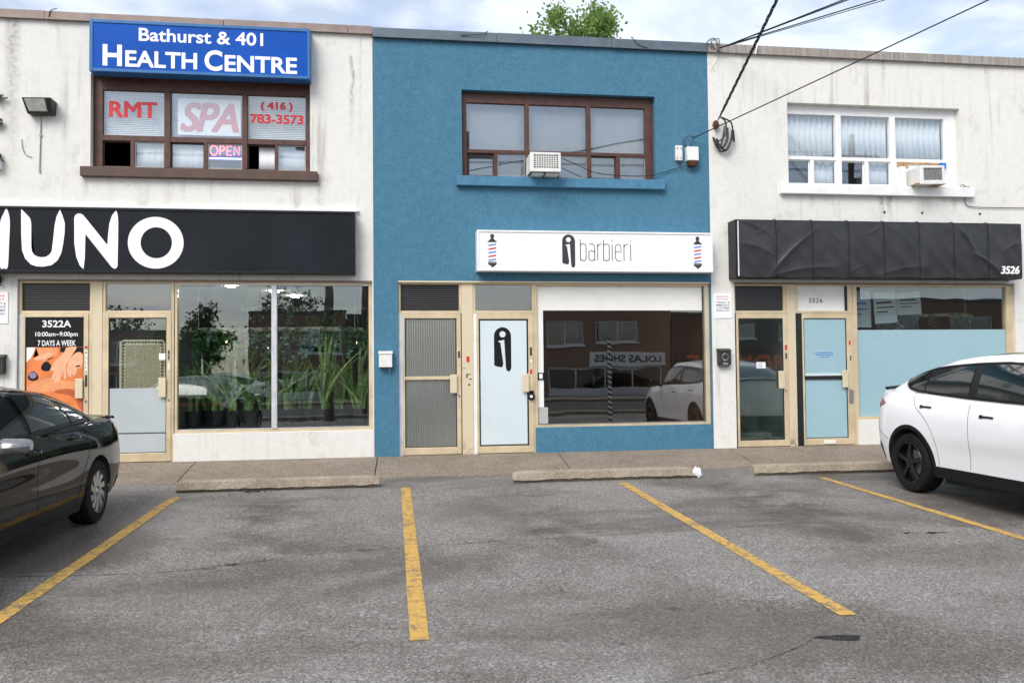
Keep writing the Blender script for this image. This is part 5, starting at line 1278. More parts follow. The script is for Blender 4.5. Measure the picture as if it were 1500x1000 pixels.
for x, y, lb in ((-2.75, 2.6, 'left ceiling light in plant shop'), (-2.15, 3.6, 'middle ceiling light in plant shop'), (-1.9, 4.6, 'rear ceiling light in plant shop')):
    o = MB().box(x - 0.06, x + 0.06, y - 0.10, y + 0.10, 2.690, 2.719).build('ceiling_light', M['tube_light'], off=(x, y, 2.69)); tag(o, 'small square lit ' + lb, 'ceiling light', 'ceiling lights in plant shop')
o = MB().box(2.35, 3.15, 0.9, 2.1, 2.695, 2.719).build('ceiling_light', emis('panel_glow', (1.0, 0.96, 0.9), 3.0), off=(2.7, 1.5, 2.695)); tag(o, 'lit ceiling panel at top left of the barber shop window', 'ceiling light')
# display cards standing inside the right shop
for x0, x1, z0, z1, y, rot, lb in ((7.32, 7.75, 1.86, 2.46, 0.5, 0.0, 'pale blue display card at left of the right shop window'), (7.85, 8.25, 1.92, 2.44, 0.55, 0.06, 'white display card with grey print in right shop window'), (8.28, 8.72, 2.06, 2.44, 0.6, 0.05, 'white display card with dark bars in right shop window')):
    t = thing('display_card', lb, 'card', (x0, y, z0), group='display cards in right shop'); t.rotation_euler = (0, -rot, 0)
    MB().box(x0, x1, y, y + 0.01, z0, z1).build('card', M['film_ice'] if x0 < 7.5 else M['blind'], t)
    m = MB(); w = x1 - x0; h = z1 - z0
    for a, c_, p, q in ((0.12, 0.8, 0.62, 0.68), (0.12, 0.9, 0.48, 0.52), (0.12, 0.6, 0.34, 0.38)): m.box(x0 + w*a, x0 + w*c_, y - 0.002, y - 0.0005, z0 + h*p, z0 + h*q)
    m.build('printed_bars', M['print_dark'] if x0 > 7.5 else M['print_blue'], t)
t = thing('hanging_cloth', 'dark blue cloth hanging at the back of right shop', 'cloth', (8.9, 1.6, 1.8)); 
MB().box(8.75, 9.25, 1.6, 1.62, 1.2, 2.6).build('cloth', plain('cloth_navy', (0.03, 0.035, 0.12), 0.9), t)
o = MB().box(7.19, 10.0, 2.6, 2.65, 0.0, 2.71).build('partition', M['wall_dark'], b_right)
# barber chair and mirror, dim inside the middle shop
t = thing('barber_chair', 'dark barber chair standing inside the blue shop', 'chair', (3.9, 2.6, 0.0))
MB().lathe([(0.0, 0.0), (0.30, 0.0), (0.30, 0.04), (0.06, 0.07), (0.06, 0.42), (0.0, 0.42)], 'z', 20, (3.9, 2.6, 0.0)).build('base', M['metal_grey'], t, smooth=True)
MB().box(3.62, 4.18, 2.32, 2.86, 0.43, 0.56).build('seat', M['pot_black'], t, bevel=0.04)
MB().hexa([(3.64, 2.80, 0.57), (4.16, 2.80, 0.57), (4.16, 2.92, 0.57), (3.64, 2.92, 0.57), (3.66, 2.94, 1.12), (4.14, 2.94, 1.12), (4.14, 3.06, 1.12), (3.66, 3.06, 1.12)]).build('backrest', M['pot_black'], t, bevel=0.03)
for x in (3.58, 4.16): MB().box(x, x + 0.07, 2.38, 2.85, 0.68, 0.74).build('armrest', M['pot_black'], t, bevel=0.015)

# ------------------------------------------------------------------ tree behind the roof
def tree(x, y, z0, H, cr, label, seed, nleaf=5200, name='leafy_tree', leaf=0.16, a=(0.045, 0.10, 0.022), b=(0.16, 0.26, 0.06), ctr=None, group=None):
    r = np.random.default_rng(seed); t = thing(name, label, 'tree', (x, y, z0), group=group)
    m = MB(); top = z0 + H; cz = top - cr[2]
    m.tube([(x, y, z0), (x + 0.1, y, z0 + H*0.3), (x - 0.05, y + 0.1, cz)], [0.26, 0.20, 0.12], 9)
    cl = []
    for k in range(26):
        d = r.normal(0, 1, 3); d /= np.linalg.norm(d); q = r.random() ** 0.45
        c = np.array([x, y, cz]) + d * np.array(cr) * q * 0.86; cl.append((c, r.uniform(0.22, 0.42)))
        m.tube([(x, y, cz - cr[2]*0.5), tuple((np.array([x, y, cz]) + c) / 2 + r.normal(0, 0.15, 3)), tuple(c)], [0.07, 0.04, 0.012], 5)
    m.build('trunk', plain('bark', (0.10, 0.075, 0.055), 0.9, var=0.3, scale=8), t)
    fm = MB(); n = nleaf // len(cl)
    for c, s in cl:
        for i in range(n):
            p = c + r.normal(0, 0.42, 3) * s * np.array(cr) * np.array([1, 1, 0.9])
            d = Vector(r.normal(0, 1, 3)); d.z -= 0.4; d.normalize(); sd = d.cross(Vector(r.normal(0, 1, 3))).normalized(); L = leaf * r.uniform(0.6, 1.2)
            P = Vector(p); fm.add([P, P + d*L*0.45 + sd*L*0.30, P + d*L, P + d*L*0.45 - sd*L*0.30], [(0, 1, 2, 3)])
    lm = NT('leaf_' + str(seed)); f = lm.noise(lm.pos(), 1.6, 4)
    lm.P(color=lm.ramp(f, [(0.35, a), (0.65, b)]), rough=0.5, spec=0.35)
    tb = lm.n('BsdfTranslucent'); tb.inputs['Color'].default_value = (*[min(1, c * 1.3) for c in b], 1); mx = lm.n('MixShader'); mx.inputs[0].default_value = 0.35
    lm.l(lm.b.outputs[0], mx.inputs[1]); lm.l(tb.outputs[0], mx.inputs[2]); lm.l(mx.outputs[0], lm.o.inputs[0])
    o = fm.build('crown', lm.m, t); return t
tree(6.35, 15.0, -0.14, 14.0, (2.15, 1.8, 2.6), 'bright green leafy tree top showing above the blue building roof', 11, 11000, a=(0.07, 0.14, 0.035), b=(0.24, 0.36, 0.10))

# ------------------------------------------------------------------ across the street (seen in the shop glass)
M['road'] = plain('road_asphalt', (0.055, 0.055, 0.056), 0.85, var=0.25, scale=0.6, bump=0.3, bscale=60, local=False)
o = MB().box(-120, 120, -28.0, -17.5, -0.47, -0.453).build('road', M['road']); tag(o, 'asphalt street behind the parking lot', None, None, 'structure')
o = MB().box(-120, 120, -31.5, -28.0, -0.55, -0.34).build('far_sidewalk', M['sidewalk'], bevel=0.01); tag(o, 'concrete sidewalk across the street', None, None, 'structure')
o = MB().box(-120, 120, -17.5, -16.9, -0.55, -0.33).build('kerb', M['wheel_stop'], bevel=0.01); tag(o, 'concrete kerb between the lot and street', None, None, 'structure')
def brick(name, a, b, mort):
    n = NT(name); v = n.pos(); s = n.sep(v); cb = n.n('CombineXYZ'); n.l(s[0], cb.inputs[0]); n.l(s[2], cb.inputs[1])
    t = n.n('TexBrick'); n.l(cb.outputs[0], t.inputs['Vector']); t.inputs['Color1'].default_value = (*a, 1); t.inputs['Color2'].default_value = (*b, 1); t.inputs['Mortar'].default_value = (*mort, 1)
    t.inputs['Scale'].default_value = 1.0; t.inputs['Brick Width'].default_value = 0.22; t.inputs['Row Height'].default_value = 0.075; t.inputs['Mortar Size'].default_value = 0.008
    n.P(color=t.outputs[0], rough=0.9); return n.m
M['brick_brown'] = brick('brick_brown', (0.36, 0.21, 0.14), (0.28, 0.165, 0.115), (0.22, 0.19, 0.16))
M['brick_dark'] = brick('brick_dark', (0.10, 0.055, 0.045), (0.075, 0.05, 0.045), (0.13, 0.12, 0.11))
M['print_orange'] = plain('print_orange', (0.75, 0.13, 0.03), 0.5)
YB = -36.0
def far_shop(x0, x1, zt, mat, label, wins, front, name='brick_shop'):
    b = thing(name, label, 'building', ((x0+x1)/2, YB, -0.5))
    holes = [(a, c_, p, q) for a, c_, p, q in wins] + [front]
    m = wall_mesh(x0, x1, -0.5, zt, holes, YB - 0.25, YB); m.build('wall', mat, b)
    MB().box(x0 + .01, x1 - .01, YB - 9, YB - 0.26, -0.5, zt - 0.3).build('body', M['dark_void'], b)
    MB().box(x0 - 0.05, x1 + 0.05, YB - 0.3, YB + 0.06, zt, zt + 0.15).build('coping', M['coping_grey'], b)
    for a, c_, p, q in wins:
        f = fr_boxes(a, c_, p, q, a + 0.07, c_ - 0.07, p + 0.07, q - 0.07, YB - 0.16, YB - 0.08).build('window', M['white_paint'], b)
        MB().box((a+c_)/2 - 0.03, (a+c_)/2 + 0.03, YB - 0.15, YB - 0.09, p + 0.07, q - 0.07).build('mullion', M['white_paint'], f)
        MB().box(a + .07, c_ - .07, YB - 0.13, YB - 0.12, p + .07, q - .07).build('pane', M['glass_dark'], f)
        MB().box(a - 0.08, c_ + 0.08, YB - 0.1, YB + 0.08, p - 0.1, p - .001).build('sill', M['white_paint'], f)
    a, c_, p, q = front
    f = fr_boxes(a, c_, p, q, a + 0.1, c_ - 0.1, p + 0.5, q - 0.1, YB - 0.2, YB - 0.1).build('shop_window', M['silver'], b)
    MB().box(a + .1, c_ - .1, YB - 0.15, YB - 0.14, p + .5, q - .1).build('pane', M['glass_dark'], f)
    for k in range(1, 4):
        x = a + (c_ - a) * k / 4; MB().box(x - 0.04, x + 0.04, YB - 0.19, YB - 0.11, p + .5, q - .1).build('mullion', M['silver'], f)
    return b
far_shop(8.2, 16.6, 4.75, M['brick_brown'], 'brown brick shoe shop across the street with long white sign', [(9.0, 11.2, 2.55, 4.0), (12.0, 14.6, 2.75, 4.0)], (9.0, 16.0, -0.5, 1.25))
t = thing('shop_sign', 'white shoe shop sign on brick shop across the street', 'sign', (13.9, YB, 1.3))
MB().box(11.5, 16.2, YB + 0.01, YB + 0.15, 1.27, 2.12).build('board', M['sign_white'], t)
m = MB(); put_text(m, 'LOLAS SHOES', 11.8, 15.9, 1.48, 1.92, YB + 0.153, facing=1, weight=0.03); m.build('lettering', M['print_dark'], t)
far_shop(16.7, 27.5, 4.35, M['brick_dark'], 'dark brick hardware shop across the street', [(19.5, 22.0, 2.9, 3.8), (23.5, 26.0, 2.9, 3.8)], (17.5, 26.8, -0.5, 0.85))
t = thing('shop_sign', 'dark hardware shop sign with orange letters across the street', 'sign', (21, YB, 0.9))
MB().box(16.9, 26.9, YB + 0.01, YB + 0.12, 0.85, 2.15).build('board', plain('board_brown', (0.05, 0.03, 0.025), 0.6), t)
m = MB(); put_text(m, 'HARDWARE', 17.6, 25.8, 0.95, 1.95, YB + 0.123, facing=1, shear=0.15, weight=0.03); m.build('lettering', M['print_orange'], t)
far_shop(-2.6, 8.1, 4.2, M['brick_dark'], 'long dark brick house across the street', [(1.0, 3.0, 2.0, 3.4), (5.0, 7.2, 2.0, 3.4)], (-1.5, 7.0, -0.5, 1.3), 'brick_house')
far_shop(-8.0, -2.7, 4.45, M['brick_brown'], 'brown brick house with white framed window across the street', [(-5.25, -2.75 - 0.2, 2.2, 3.72)], (-7.5, -4.0, -0.5, 1.2), 'brick_house')
far_shop(-30, -12.5, 3.4, M['brick_brown'], 'low brick row across the street at left', [(-16, -14, 1.7, 2.9), (-20, -18, 1.7, 2.9)], (-24, -15, -0.5, 1.2), 'brick_house')
far_shop(27.6, 44, 5.2, M['brick_brown'], 'tall brick row across the street at right', [(30, 33, 2.9, 4.3), (35, 38, 2.9, 4.3)], (29, 40, -0.5, 1.4), 'brick_house')
for x, y, H, cr, sd, lb in ((-9.9, -34, 5.6, (1.5, 1.3, 1.9), 21, 'narrow dark tree across the street'), (-6.6, -39.5, 7.4, (2.3, 1.8, 2.4), 22, 'round dark tree behind the brick house across the street'), (0.5, -47, 7.2, (2.4, 2.0, 2.4), 23, 'dark tree behind the long brick house'), (-16, -38, 6.5, (2.6, 2, 2.6), 24, 'wide dark tree at far left across the street')):
    tree(x, y, -0.5, H, cr, lb, sd, 3000, leaf=0.26, a=(0.02, 0.05, 0.014), b=(0.06, 0.11, 0.03), group='trees across the street')
def pole(x, y, h, label):
    t = thing('utility_pole', label, 'utility pole', (x, y, -0.45), group='utility poles along the street')
    MB().tube([(x, y, -0.6), (x, y, h)], [0.16, 0.11], 12).build('mast', plain('pole_wood', (0.12, 0.09, 0.065), 0.9, var=0.3, scale=10), t, smooth=True)
    MB().box(x - 1.1, x + 1.1, y - 0.06, y + 0.06, h - 0.9, h - 0.76).build('crossarm', M['floor_wood'], t)
    MB().lathe([(0.0, h - 2.4), (0.22, h - 2.4), (0.22, h - 1.6), (0.0, h - 1.55)], 'z', 16, (x + 0.35, y, 0)).build('transformer', M['metal_grey'], t, smooth=True)
    for dx in (-1.0, -0.5, 0.5, 1.0): MB().lathe([(0.0, h - 0.64), (0.04, h - 0.64), (0.05, h - 0.759)], 'z', 8, (x + dx, y, 0)).build('insulator', M['white_plastic'], t)
pole(POLE_A[0], POLE_A[1], 9.4, 'wooden utility pole behind the camera holding the thick cable')
pole(POLE_B[0], POLE_B[1], 9.8, 'wooden utility pole at right holding the thin wires')
pole(-2.15, -16.4, 9.6, 'wooden utility pole behind the camera on its left')
pole(-0.95, -18.0, 8.2, 'slim wooden pole beside the one left of camera')
for k, (z, dy, rr) in enumerate(((8.75, -1.0, 0.012), (8.75, 1.0, 0.012), (7.5, 0.0, 0.02), (6.9, 0.0, 0.02), (6.5, 0.1, 0.02))):
    sagwire((-60, -16.1 + dy*0.1, z + 0.1), (60, -16.2 + dy*0.1, z + 0.2), 0.5, rr, ('highest rear', 'highest front', 'upper', 'middle thick', 'lowest')[k] + ' line running along the street poles', group='lines along the street')

# ------------------------------------------------------------------ cars
def cr_eval(P, t):
    # Catmull-Rom through P (n,...,3) at parameter array t (0..n-1), ends mirrored
    P = np.asarray(P, float); n = len(P); t = np.atleast_1d(np.asarray(t, float)); i = np.clip(np.floor(t).astype(int), 0, n - 2); f = (t - i)
    ext = np.concatenate([[2*P[0] - P[1]], P, [2*P[-1] - P[-2]]]); f = f.reshape(-1, *([1] * (P.ndim - 1)))
    a, b, c, d = ext[i], ext[i+1], ext[i+2], ext[i+3]
    return 0.5 * ((2*b) + (-a + c)*f + (2*a - 5*b + 4*c - d)*f*f + (-a + 3*b - 3*c + d)*f**3)
GROUPS = [(0, 4), (4, 5), (5, 6), (6, 8)]
class Car:
    def __init__(s, rows, WB, R, Ra, paint, label, name, loc, rz):
        s.rows = np.array(rows, float); s.WB, s.R, s.Ra = WB, R, Ra
        s.rows[:, 0, 1] = 0; s.rows[:, -1, 1] = 0
        s.t = thing(name, label, 'car', loc, rz); ORG[s.t.name] = Vector((0, 0, 0)); s.paint = paint
        # dense side table for looking up the flank's depth at (x, z)
        S = np.linspace(1.6, 10.4, 420); V = np.concatenate([np.linspace(0, 4, 60), np.linspace(4.05, 6.3, 50)])
        s.tab = np.concatenate([s.at(S, v) for v in V])
    def at(s, S, v):
        S = np.atleast_1d(S)
        for a, b in GROUPS:
            if v <= b: break
        rows = np.array([cr_eval(s.rows[k], S) for k in range(a, b + 1)])
        if (a, b) == (5, 6):
            u = v - 5; p = rows[0]*(1-u) + rows[1]*u; bul = 4*u*(1-u); p = p.copy()
            out = p - np.array([1.25, 0, 0.9]); nn = out[:, :2] / (np.linalg.norm(out[:, :2], axis=1)[:, None] + 1e-9)
            p[:, :2] += nn * 0.028 * bul; p[:, 2] += 0.012 * bul; return p
        if b - a == 1: u = v - a; return rows[0]*(1-u) + rows[1]*u
        return cr_eval(rows, [v - a])[0]
    def proj(s, x, z, off=0.0):
        d = (s.tab[:, 0] - x)**2 + (s.tab[:, 2] - z)**2; k = np.argpartition(d, 14)[:14]; q = s.tab[k]
        w = 1 / (np.sqrt(d[k]) + 0.004); A = np.c_[np.ones(14), q[:, 0] - x, q[:, 2] - z]
        sol = np.linalg.lstsq(A * w[:, None], q[:, 1] * w, rcond=None)[0]
        n = np.array([-sol[1], 1.0, -sol[2]]); n /= np.linalg.norm(n)
        return np.array([x, sol[0], z]) + n * off
    def build(s, mb, name, mat, parent=None, **k): return mb.build(name, mat, parent or s.t, **k)
    def both(s, fn, name, mat, **k):
        out = []
        for sg in (1, -1):
            m = MB(); fn(m)
            m.v = [(v[0], v[1]*sg, v[2]) for v in m.v]
            if sg < 0: m.f = [f[::-1] for f in m.f]
            out.append(s.build(m, name, mat, **k))
        return out
    def body(s, NV=22):
        S = list(np.linspace(0, 12, 181))
        X = lambda q: float(s.at([q], 2.0)[0][0])
        for xc in (0.0, s.WB):
            for th in np.linspace(0, math.pi, 41):
                x = xc + s.Ra * math.cos(th); lo, hi = 2.2, 10.0
                for _ in range(40):
                    mid = (lo + hi) / 2
                    if X(mid) < x: lo = mid
                    else: hi = mid
                S.append(lo)
        S = np.array(sorted(S)); S = S[np.concatenate([[True], np.diff(S) > 1e-4])]
        cols = []; wells = [[], []]
        Vd = np.linspace(0, 4, 160); dense = np.array([s.at(S, v) for v in Vd])      # (160, n, 3)
        for j in range(len(S)):
            c = dense[:, j]; za = np.full(len(c), -1.0)
            for xc in (0.0, s.WB):
                d = s.Ra**2 - (c[:, 0] - xc)**2; za = np.where(d > 0, np.maximum(za, s.R + np.sqrt(np.maximum(d, 0))), za)
            bad = np.where(c[:, 2] < za)[0]; k = bad[-1] + 1 if len(bad) else 0
            if len(bad):
                z0, z1 = c[k-1, 2] - za[k-1], c[k, 2] - za[k]; u = -z0 / (z1 - z0); c = np.concatenate([[c[k-1] + u * (c[k] - c[k-1])], c[k:]])
                wells[0 if c[0][0] < s.WB / 2 else 1].append(c[0])
            q = np.linspace(0, len(c) - 1, NV); c = np.array([c[int(a)] + (a - int(a)) * (c[min(int(a)+1, len(c)-1)] - c[int(a)]) for a in q]); cols.append(c)
        up_ = [s.at(S, v) for v in list(np.linspace(4, 5, 4)[1:]) + list(np.linspace(5, 6, 9)[1:]) + list(np.linspace(6, 8, 11)[1:])]
        m = MB()
        for sg in (1, -1):
            P = []
            for j in range(len(S)):
                P.append([(p[0], sg*p[1], p[2]) for p in cols[j]] + [(u[j][0], sg*u[j][1], u[j][2]) for u in up_])
            m.grid(P if sg > 0 else P[::-1])
        b = s.build(m, 'body', s.paint, merge=True, smooth=True, sharp=38, recalc=True)
        for w in wells:
            w = sorted(w, key=lambda p: math.atan2(p[2] - s.R, p[0] - (0 if p[0] < s.WB/2 else s.WB)))
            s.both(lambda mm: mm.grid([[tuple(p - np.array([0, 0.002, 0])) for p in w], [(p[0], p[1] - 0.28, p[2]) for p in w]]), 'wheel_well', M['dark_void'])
        xr, xf = float(s.rows[1, 0, 0]), float(s.rows[1, -1, 0])
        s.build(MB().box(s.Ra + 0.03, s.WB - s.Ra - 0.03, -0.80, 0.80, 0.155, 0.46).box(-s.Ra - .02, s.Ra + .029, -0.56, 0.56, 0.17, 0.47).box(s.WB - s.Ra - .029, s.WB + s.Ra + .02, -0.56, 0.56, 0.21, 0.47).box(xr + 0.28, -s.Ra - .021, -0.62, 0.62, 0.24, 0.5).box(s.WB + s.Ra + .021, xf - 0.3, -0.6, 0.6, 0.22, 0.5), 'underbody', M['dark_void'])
        return b
    def patch_xz(s, xs, zb, zt, off, name, mat, nz=8, parent=None):
        def fn(m):
            P = []
            for x, b, t in zip(xs, zb, zt): P.append([tuple(s.proj(x, b + (t - b) * k / nz, off)) for k in range(nz + 1)])
            m.grid(P)
        return s.both(fn, name, mat, smooth=True, recalc=False)
    def ribbon(s, pts, w, off, name, mat, thick=0.0):
        def fn(m):
            A = []; B = []
            for i, p in enumerate(pts):
                a, b = np.array(pts[max(i-1, 0)]), np.array(pts[min(i+1, len(pts)-1)]); t = (b - a) / (np.linalg.norm(b - a) + 1e-9); n = np.array([-t[1], t[0]]) * w / 2
                A.append(tuple(s.proj(p[0] + n[0], p[1] + n[1], off))); B.append(tuple(s.proj(p[0] - n[0], p[1] - n[1], off)))
            if thick:
                A0 = [(a[0], a[1] - thick, a[2]) for a in A]; B0 = [(a[0], a[1] - thick, a[2]) for a in B]; m.grid([A0, A, B, B0])
            else: m.grid([A, B])
        return s.both(fn, name, mat, smooth=True, sharp=50)
    def patch_sv(s, S, vb, vt, off, name, mat, nv=8, mirror=True, full=False):
        # patch in loop coordinates; full: from one side across the centre to the other
        def grid(sg):
            P = []
            for q, a, b in zip(S, vb, vt):
                col = []
                for k in range(nv + 1):
                    v = a + (b - a) * k / nv; p = s.at([q], v)[0]; e = 0.01
                    du = s.at([min(q+e, 12)], v)[0] - s.at([max(q-e, 0)], v)[0]; dv = s.at([q], min(v+e, 7.99))[0] - s.at([q], max(v-e, 0))[0]
                    n = np.cross(du, dv); n /= np.linalg.norm(n) + 1e-9
                    if n @ (p - np.array([1.3, 0, 0.6])) < 0: n = -n
                    p = p + n * off; col.append((p[0], sg*p[1], p[2]))
                P.append(col)
            return P
        if full:
            a = grid(1); b = grid(-1); m = MB(); L = b[::-1] + a[1:] if S[0] < 6 else a + b[::-1][1:]
            m.grid(L); return s.build(m, name, mat, smooth=True, merge=True, recalc=True)
        return [s.build(MB().grid(grid(sg)), name, mat, smooth=True) for sg in (1, -1)]
def wheel(car, x, y, sg, R, rimR, width, spoke_fn, rim_mat, spoke_mat, nsp, hub_mat):
    # sg = +1: outer face towards +y
    t = car.t; Y = lambda q: y + sg * q
    bar = MB().lathe([(rimR*0.93, Y(-width*0.55)), (rimR*0.90, Y(-0.05)), (rimR*0.94, Y(0.004)), (rimR*1.0, Y(0.010)), (rimR*1.02, Y(0.004)), (rimR*1.02, Y(-0.03))], 'y', 48, (x, 0, R)).build('wheel', rim_mat, t, smooth=True, recalc=False)
    MB().lathe([(rimR*0.99, Y(-width)), (R*0.95, Y(-width)), (R*0.99, Y(-width + 0.02)), (R, Y(-width + 0.04)), (R, Y(-0.035)), (R*0.985, Y(-0.014)), (R*0.95, Y(0.000)), (rimR*1.10, Y(0.010)), (rimR*1.02, Y(0.004)), (rimR*0.99, Y(-0.02))], 'y', 56, (x, 0, R)).build('tyre', M['tyre'], bar, smooth=True)
    MB().lathe([(0.0, Y(-0.09)), (rimR*0.90, Y(-0.09))], 'y', 32, (x, 0, R)).build('brake_shadow', M['dark_void'], bar)
    MB().lathe([(0.0, Y(-0.07)), (rimR*0.62, Y(-0.07)), (rimR*0.62, Y(-0.09))], 'y', 32, (x, 0, R)).build('brake_disc', M['metal_grey'], bar)
    for k in range(nsp):
        a0 = 2*math.pi*k/nsp + 0.35
        m = MB(); spoke_fn(m, rimR, sg)
        ca, sa = math.cos(a0), math.sin(a0)
        m.v = [(x + v[0]*ca - v[2]*sa, Y(v[1]), R + v[0]*sa + v[2]*ca) for v in m.v]
        m.build('spoke', spoke_mat, bar, bevel=0.003, recalc=True)
    MB().lathe([(0.0, Y(0.002)), (rimR*0.13, Y(0.0)), (rimR*0.18, Y(-0.012)), (rimR*0.20, Y(-0.04))], 'y', 20, (x, 0, R)).build('hub_cap', hub_mat, bar, smooth=True)
    return bar
M['tyre'] = plain('tyre_rubber', (0.010, 0.010, 0.011), 0.8, var=0.2, scale=20, bump=0.2, spec=0.2)
def paint(name, col, rough, drops=0.0, spec=0.5, coat=1.0):
    n = NT(name); n.P(color=col, rough=rough, coat=coat, coat_rough=0.03, spec=spec)
    if drops:
        v = n.pos(local=True); d = n.voro(v, 95.0, 'F1', 'Distance'); h = n.ramp(d, [(0.0, 1.0), (0.22, 0.55), (0.30, 0.0)])
        bp = n.n('Bump'); n.l(h, bp.inputs['Height']); bp.inputs['Strength'].default_value = drops; bp.inputs['Distance'].default_value = 0.003
        n.l(bp.outputs[0], n.b.inputs['Coat Normal']); n.l(bp.outputs[0], n.b.inputs['Normal'])
    return n.m
M['car_black'] = paint('car_paint_black', (0.004, 0.004, 0.005), 0.6, 0.02, 0.0, 0.75)
M['car_white'] = paint('car_paint_white', (0.88, 0.89, 0.90), 0.35)
M['car_glass'] = paint('car_glass', (0.008, 0.014, 0.014), 0.1, 0.0, 0.4, 0.75)
M['car_trim'] = plain('car_trim', (0.008, 0.008, 0.009), 0.35, var=0.1, spec=0.35)
M['car_clad'] = plain('car_cladding', (0.010, 0.010, 0.011), 0.75, var=0.15, scale=30, spec=0.2)
M['chrome'] = plain('chrome', (0.72, 0.72, 0.72), 0.12, 1.0, var=0.03)
M['alloy'] = plain('alloy', (0.52, 0.53, 0.54), 0.25, 0.85, var=0.06)
M['alloy_dark'] = plain('alloy_dark', (0.06, 0.06, 0.062), 0.35, 0.6, var=0.1)
M['alloy_black'] = plain('alloy_black', (0.007, 0.007, 0.008), 0.25, 0.0, var=0.1, spec=0.4)
M['tail_red'] = paint('tail_lens_red', (0.36, 0.010, 0.010), 0.12); M['tail_dark'] = paint('tail_lens_dark', (0.035, 0.006, 0.006), 0.12)
M['lamp_clear'] = paint('lamp_clear', (0.55, 0.57, 0.6), 0.1)
M['mirror_wet'] = plain('mirror_cap_wet', (0.20, 0.20, 0.21), 0.22, 0.35, var=0.35, scale=70, coat=0.8)

def row(z, y, xr, xf, zr=None, zf=None, mid=None, cr_=0.80, cf=0.78, xs=None, rr=0.10, ff=0.16):
    # a loop: rear centre, rear mid, rear corner, five points along the flank, ... front centre
    zr = z if zr is None else zr; zf = z if zf is None else zf
    ys = y if isinstance(y, (list, tuple)) else [y*0.985, y, y, y, y, y, y*0.975]
    zs = z if isinstance(z, (list, tuple)) else [z]*7
    xs = xs or XS
    if isinstance(zr, (tuple, list)): zr0, zr1 = zr
    else: zr0 = zr1 = zr
    if isinstance(zf, (tuple, list)): zf0, zf1 = zf
    else: zf0 = zf1 = zf
    return [(xr, 0, zr0), (xr + rr*0.30, ys[0]*0.60, zr0), (xr + rr*1.5, ys[0]*0.90, zr1)] + [(xs[k], ys[k], zs[k]) for k in range(7)] + [(xf - ff*1.5, ys[6]*0.88, zf1), (xf - ff*0.35, ys[6]*0.52, zf0), (xf, 0, zf0)]

# ---- black sedan at left
XS = [-0.52, 0.0, 0.68, 1.36, 2.04, 2.72, 3.18]
R0 = row([.235, .20, .185, .185, .185, .19, .20], [.84, .865, .862, .86, .862, .865, .84], -0.98, 3.55, .27, .20)
R1 = row([.42]*7, [.885, .905, .900, .897, .900, .905, .88], -1.05, 3.62, .44, .40)
R2 = row([.62, .63, .61, .60, .60, .60, .58], [.892, .912, .893, .889, .894, .910, .87], -1.06, 3.61, .64, .54)
R3 = row([.83, .83, .79, .77, .75, .74, .70], [.872, .893, .892, .897, .898, .892, .83], -1.03, 3.55, (.87, .86), .64)
R4 = row([.985, .985, .965, .945, .925, .895, .82], [.80, .825, .842, .852, .855, .84, .75], -0.985, 3.42, (1.025, 1.00), (.74, .74), rr=0.08)
def loop(*p): return list(p)
R5 = loop((-.52, 0, 1.055), (-.51, .42, 1.05), (-.44, .64, 1.035), (-.30, .755, 1.015), (0.02, .795, 1.005), (.68, .815, .985), (1.36, .822, .965), (1.98, .815, .945), (2.32, .775, .935), (2.50, .70, .935), (2.64, .58, .94), (2.74, .36, .945), (2.78, 0, .95))
R6 = loop((.30, 0, 1.345), (.32, .38, 1.335), (.36, .50, 1.315), (.44, .56, 1.295), (.58, .58, 1.305), (.95, .595, 1.345), (1.32, .60, 1.355), (1.62, .595, 1.345), (1.82, .575, 1.315), (1.90, .53, 1.315), (1.95, .45, 1.325), (1.99, .28, 1.34), (2.0, 0, 1.345))
R7 = [(0.45 + (a[0]-0.45)*0.72 + 0.10, a[1]*0.55, 1.405 - 0.030*((a[0]-1.25)/0.8)**2) for a in R6]
R8 = [(0.45 + (a[0]-0.45)*0.60 + 0.16, 0, 1.422 - 0.028*((a[0]-1.25)/0.8)**2) for a in R6]
black = Car([R0, R1, R2, R3, R4, R5, R6, R7, R8], 2.72, 0.316, 0.362, M['car_black'], 'black sedan with silver alloy wheel parked at the left edge', 'parked_car', (-3.745, -3.50, lot_z(-3.5) + 0.002), rad(-90))
black.t.scale = (1, 1, 0.965)
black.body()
xs = np.linspace(1.42, 2.18, 14)
def win(car, xs, zb, zt, tname='side_window', frame=0.022):
    zb = np.array(zb); zt = np.array(zt)
    car.patch_xz(xs, zb, zt, 0.004, tname, M['car_glass'])
    pts = list(zip(xs, zb)) + list(zip(xs[::-1], zt[::-1])) + [(xs[0], zb[0])]
    car.ribbon(pts, frame, 0.007, 'window_trim', M['car_trim'], 0.004)
belt = lambda x: np.interp(x, [-0.5, 0.0, 0.68, 1.36, 1.98, 2.4], [1.055, 1.045, 1.022, 1.00, .98, .965])
rail = lambda x: np.interp(x, [0.05, 0.2, .44, .70, .95, 1.32, 1.62, 1.85, 2.1, 2.35], [1.10, 1.185, 1.262, 1.302, 1.322, 1.330, 1.318, 1.275, 1.17, 1.03])
win(black, xs, belt(xs), np.minimum(rail(xs), 1.34) - 0.0)
xs = np.linspace(0.46, 1.32, 14); win(black, xs, belt(xs), np.minimum(rail(xs), belt(xs) + (xs - 0.40) * 2.2))
xs = np.linspace(0.02, 0.40, 9); win(black, xs, belt(xs), np.maximum(belt(xs) + 0.012, rail(xs) - 0.02), 'quarter_window')
black.ribbon([(x, belt(x) - 0.016) for x in np.linspace(-0.02, 2.3, 30)], 0.012, 0.006, 'belt_moulding', M['car_trim'], 0.005)
black.patch_sv(np.linspace(0, 2.15, 12), [5.08]*12, [5.93]*12, 0.004, 'rear_window', M['car_glass'], full=True)
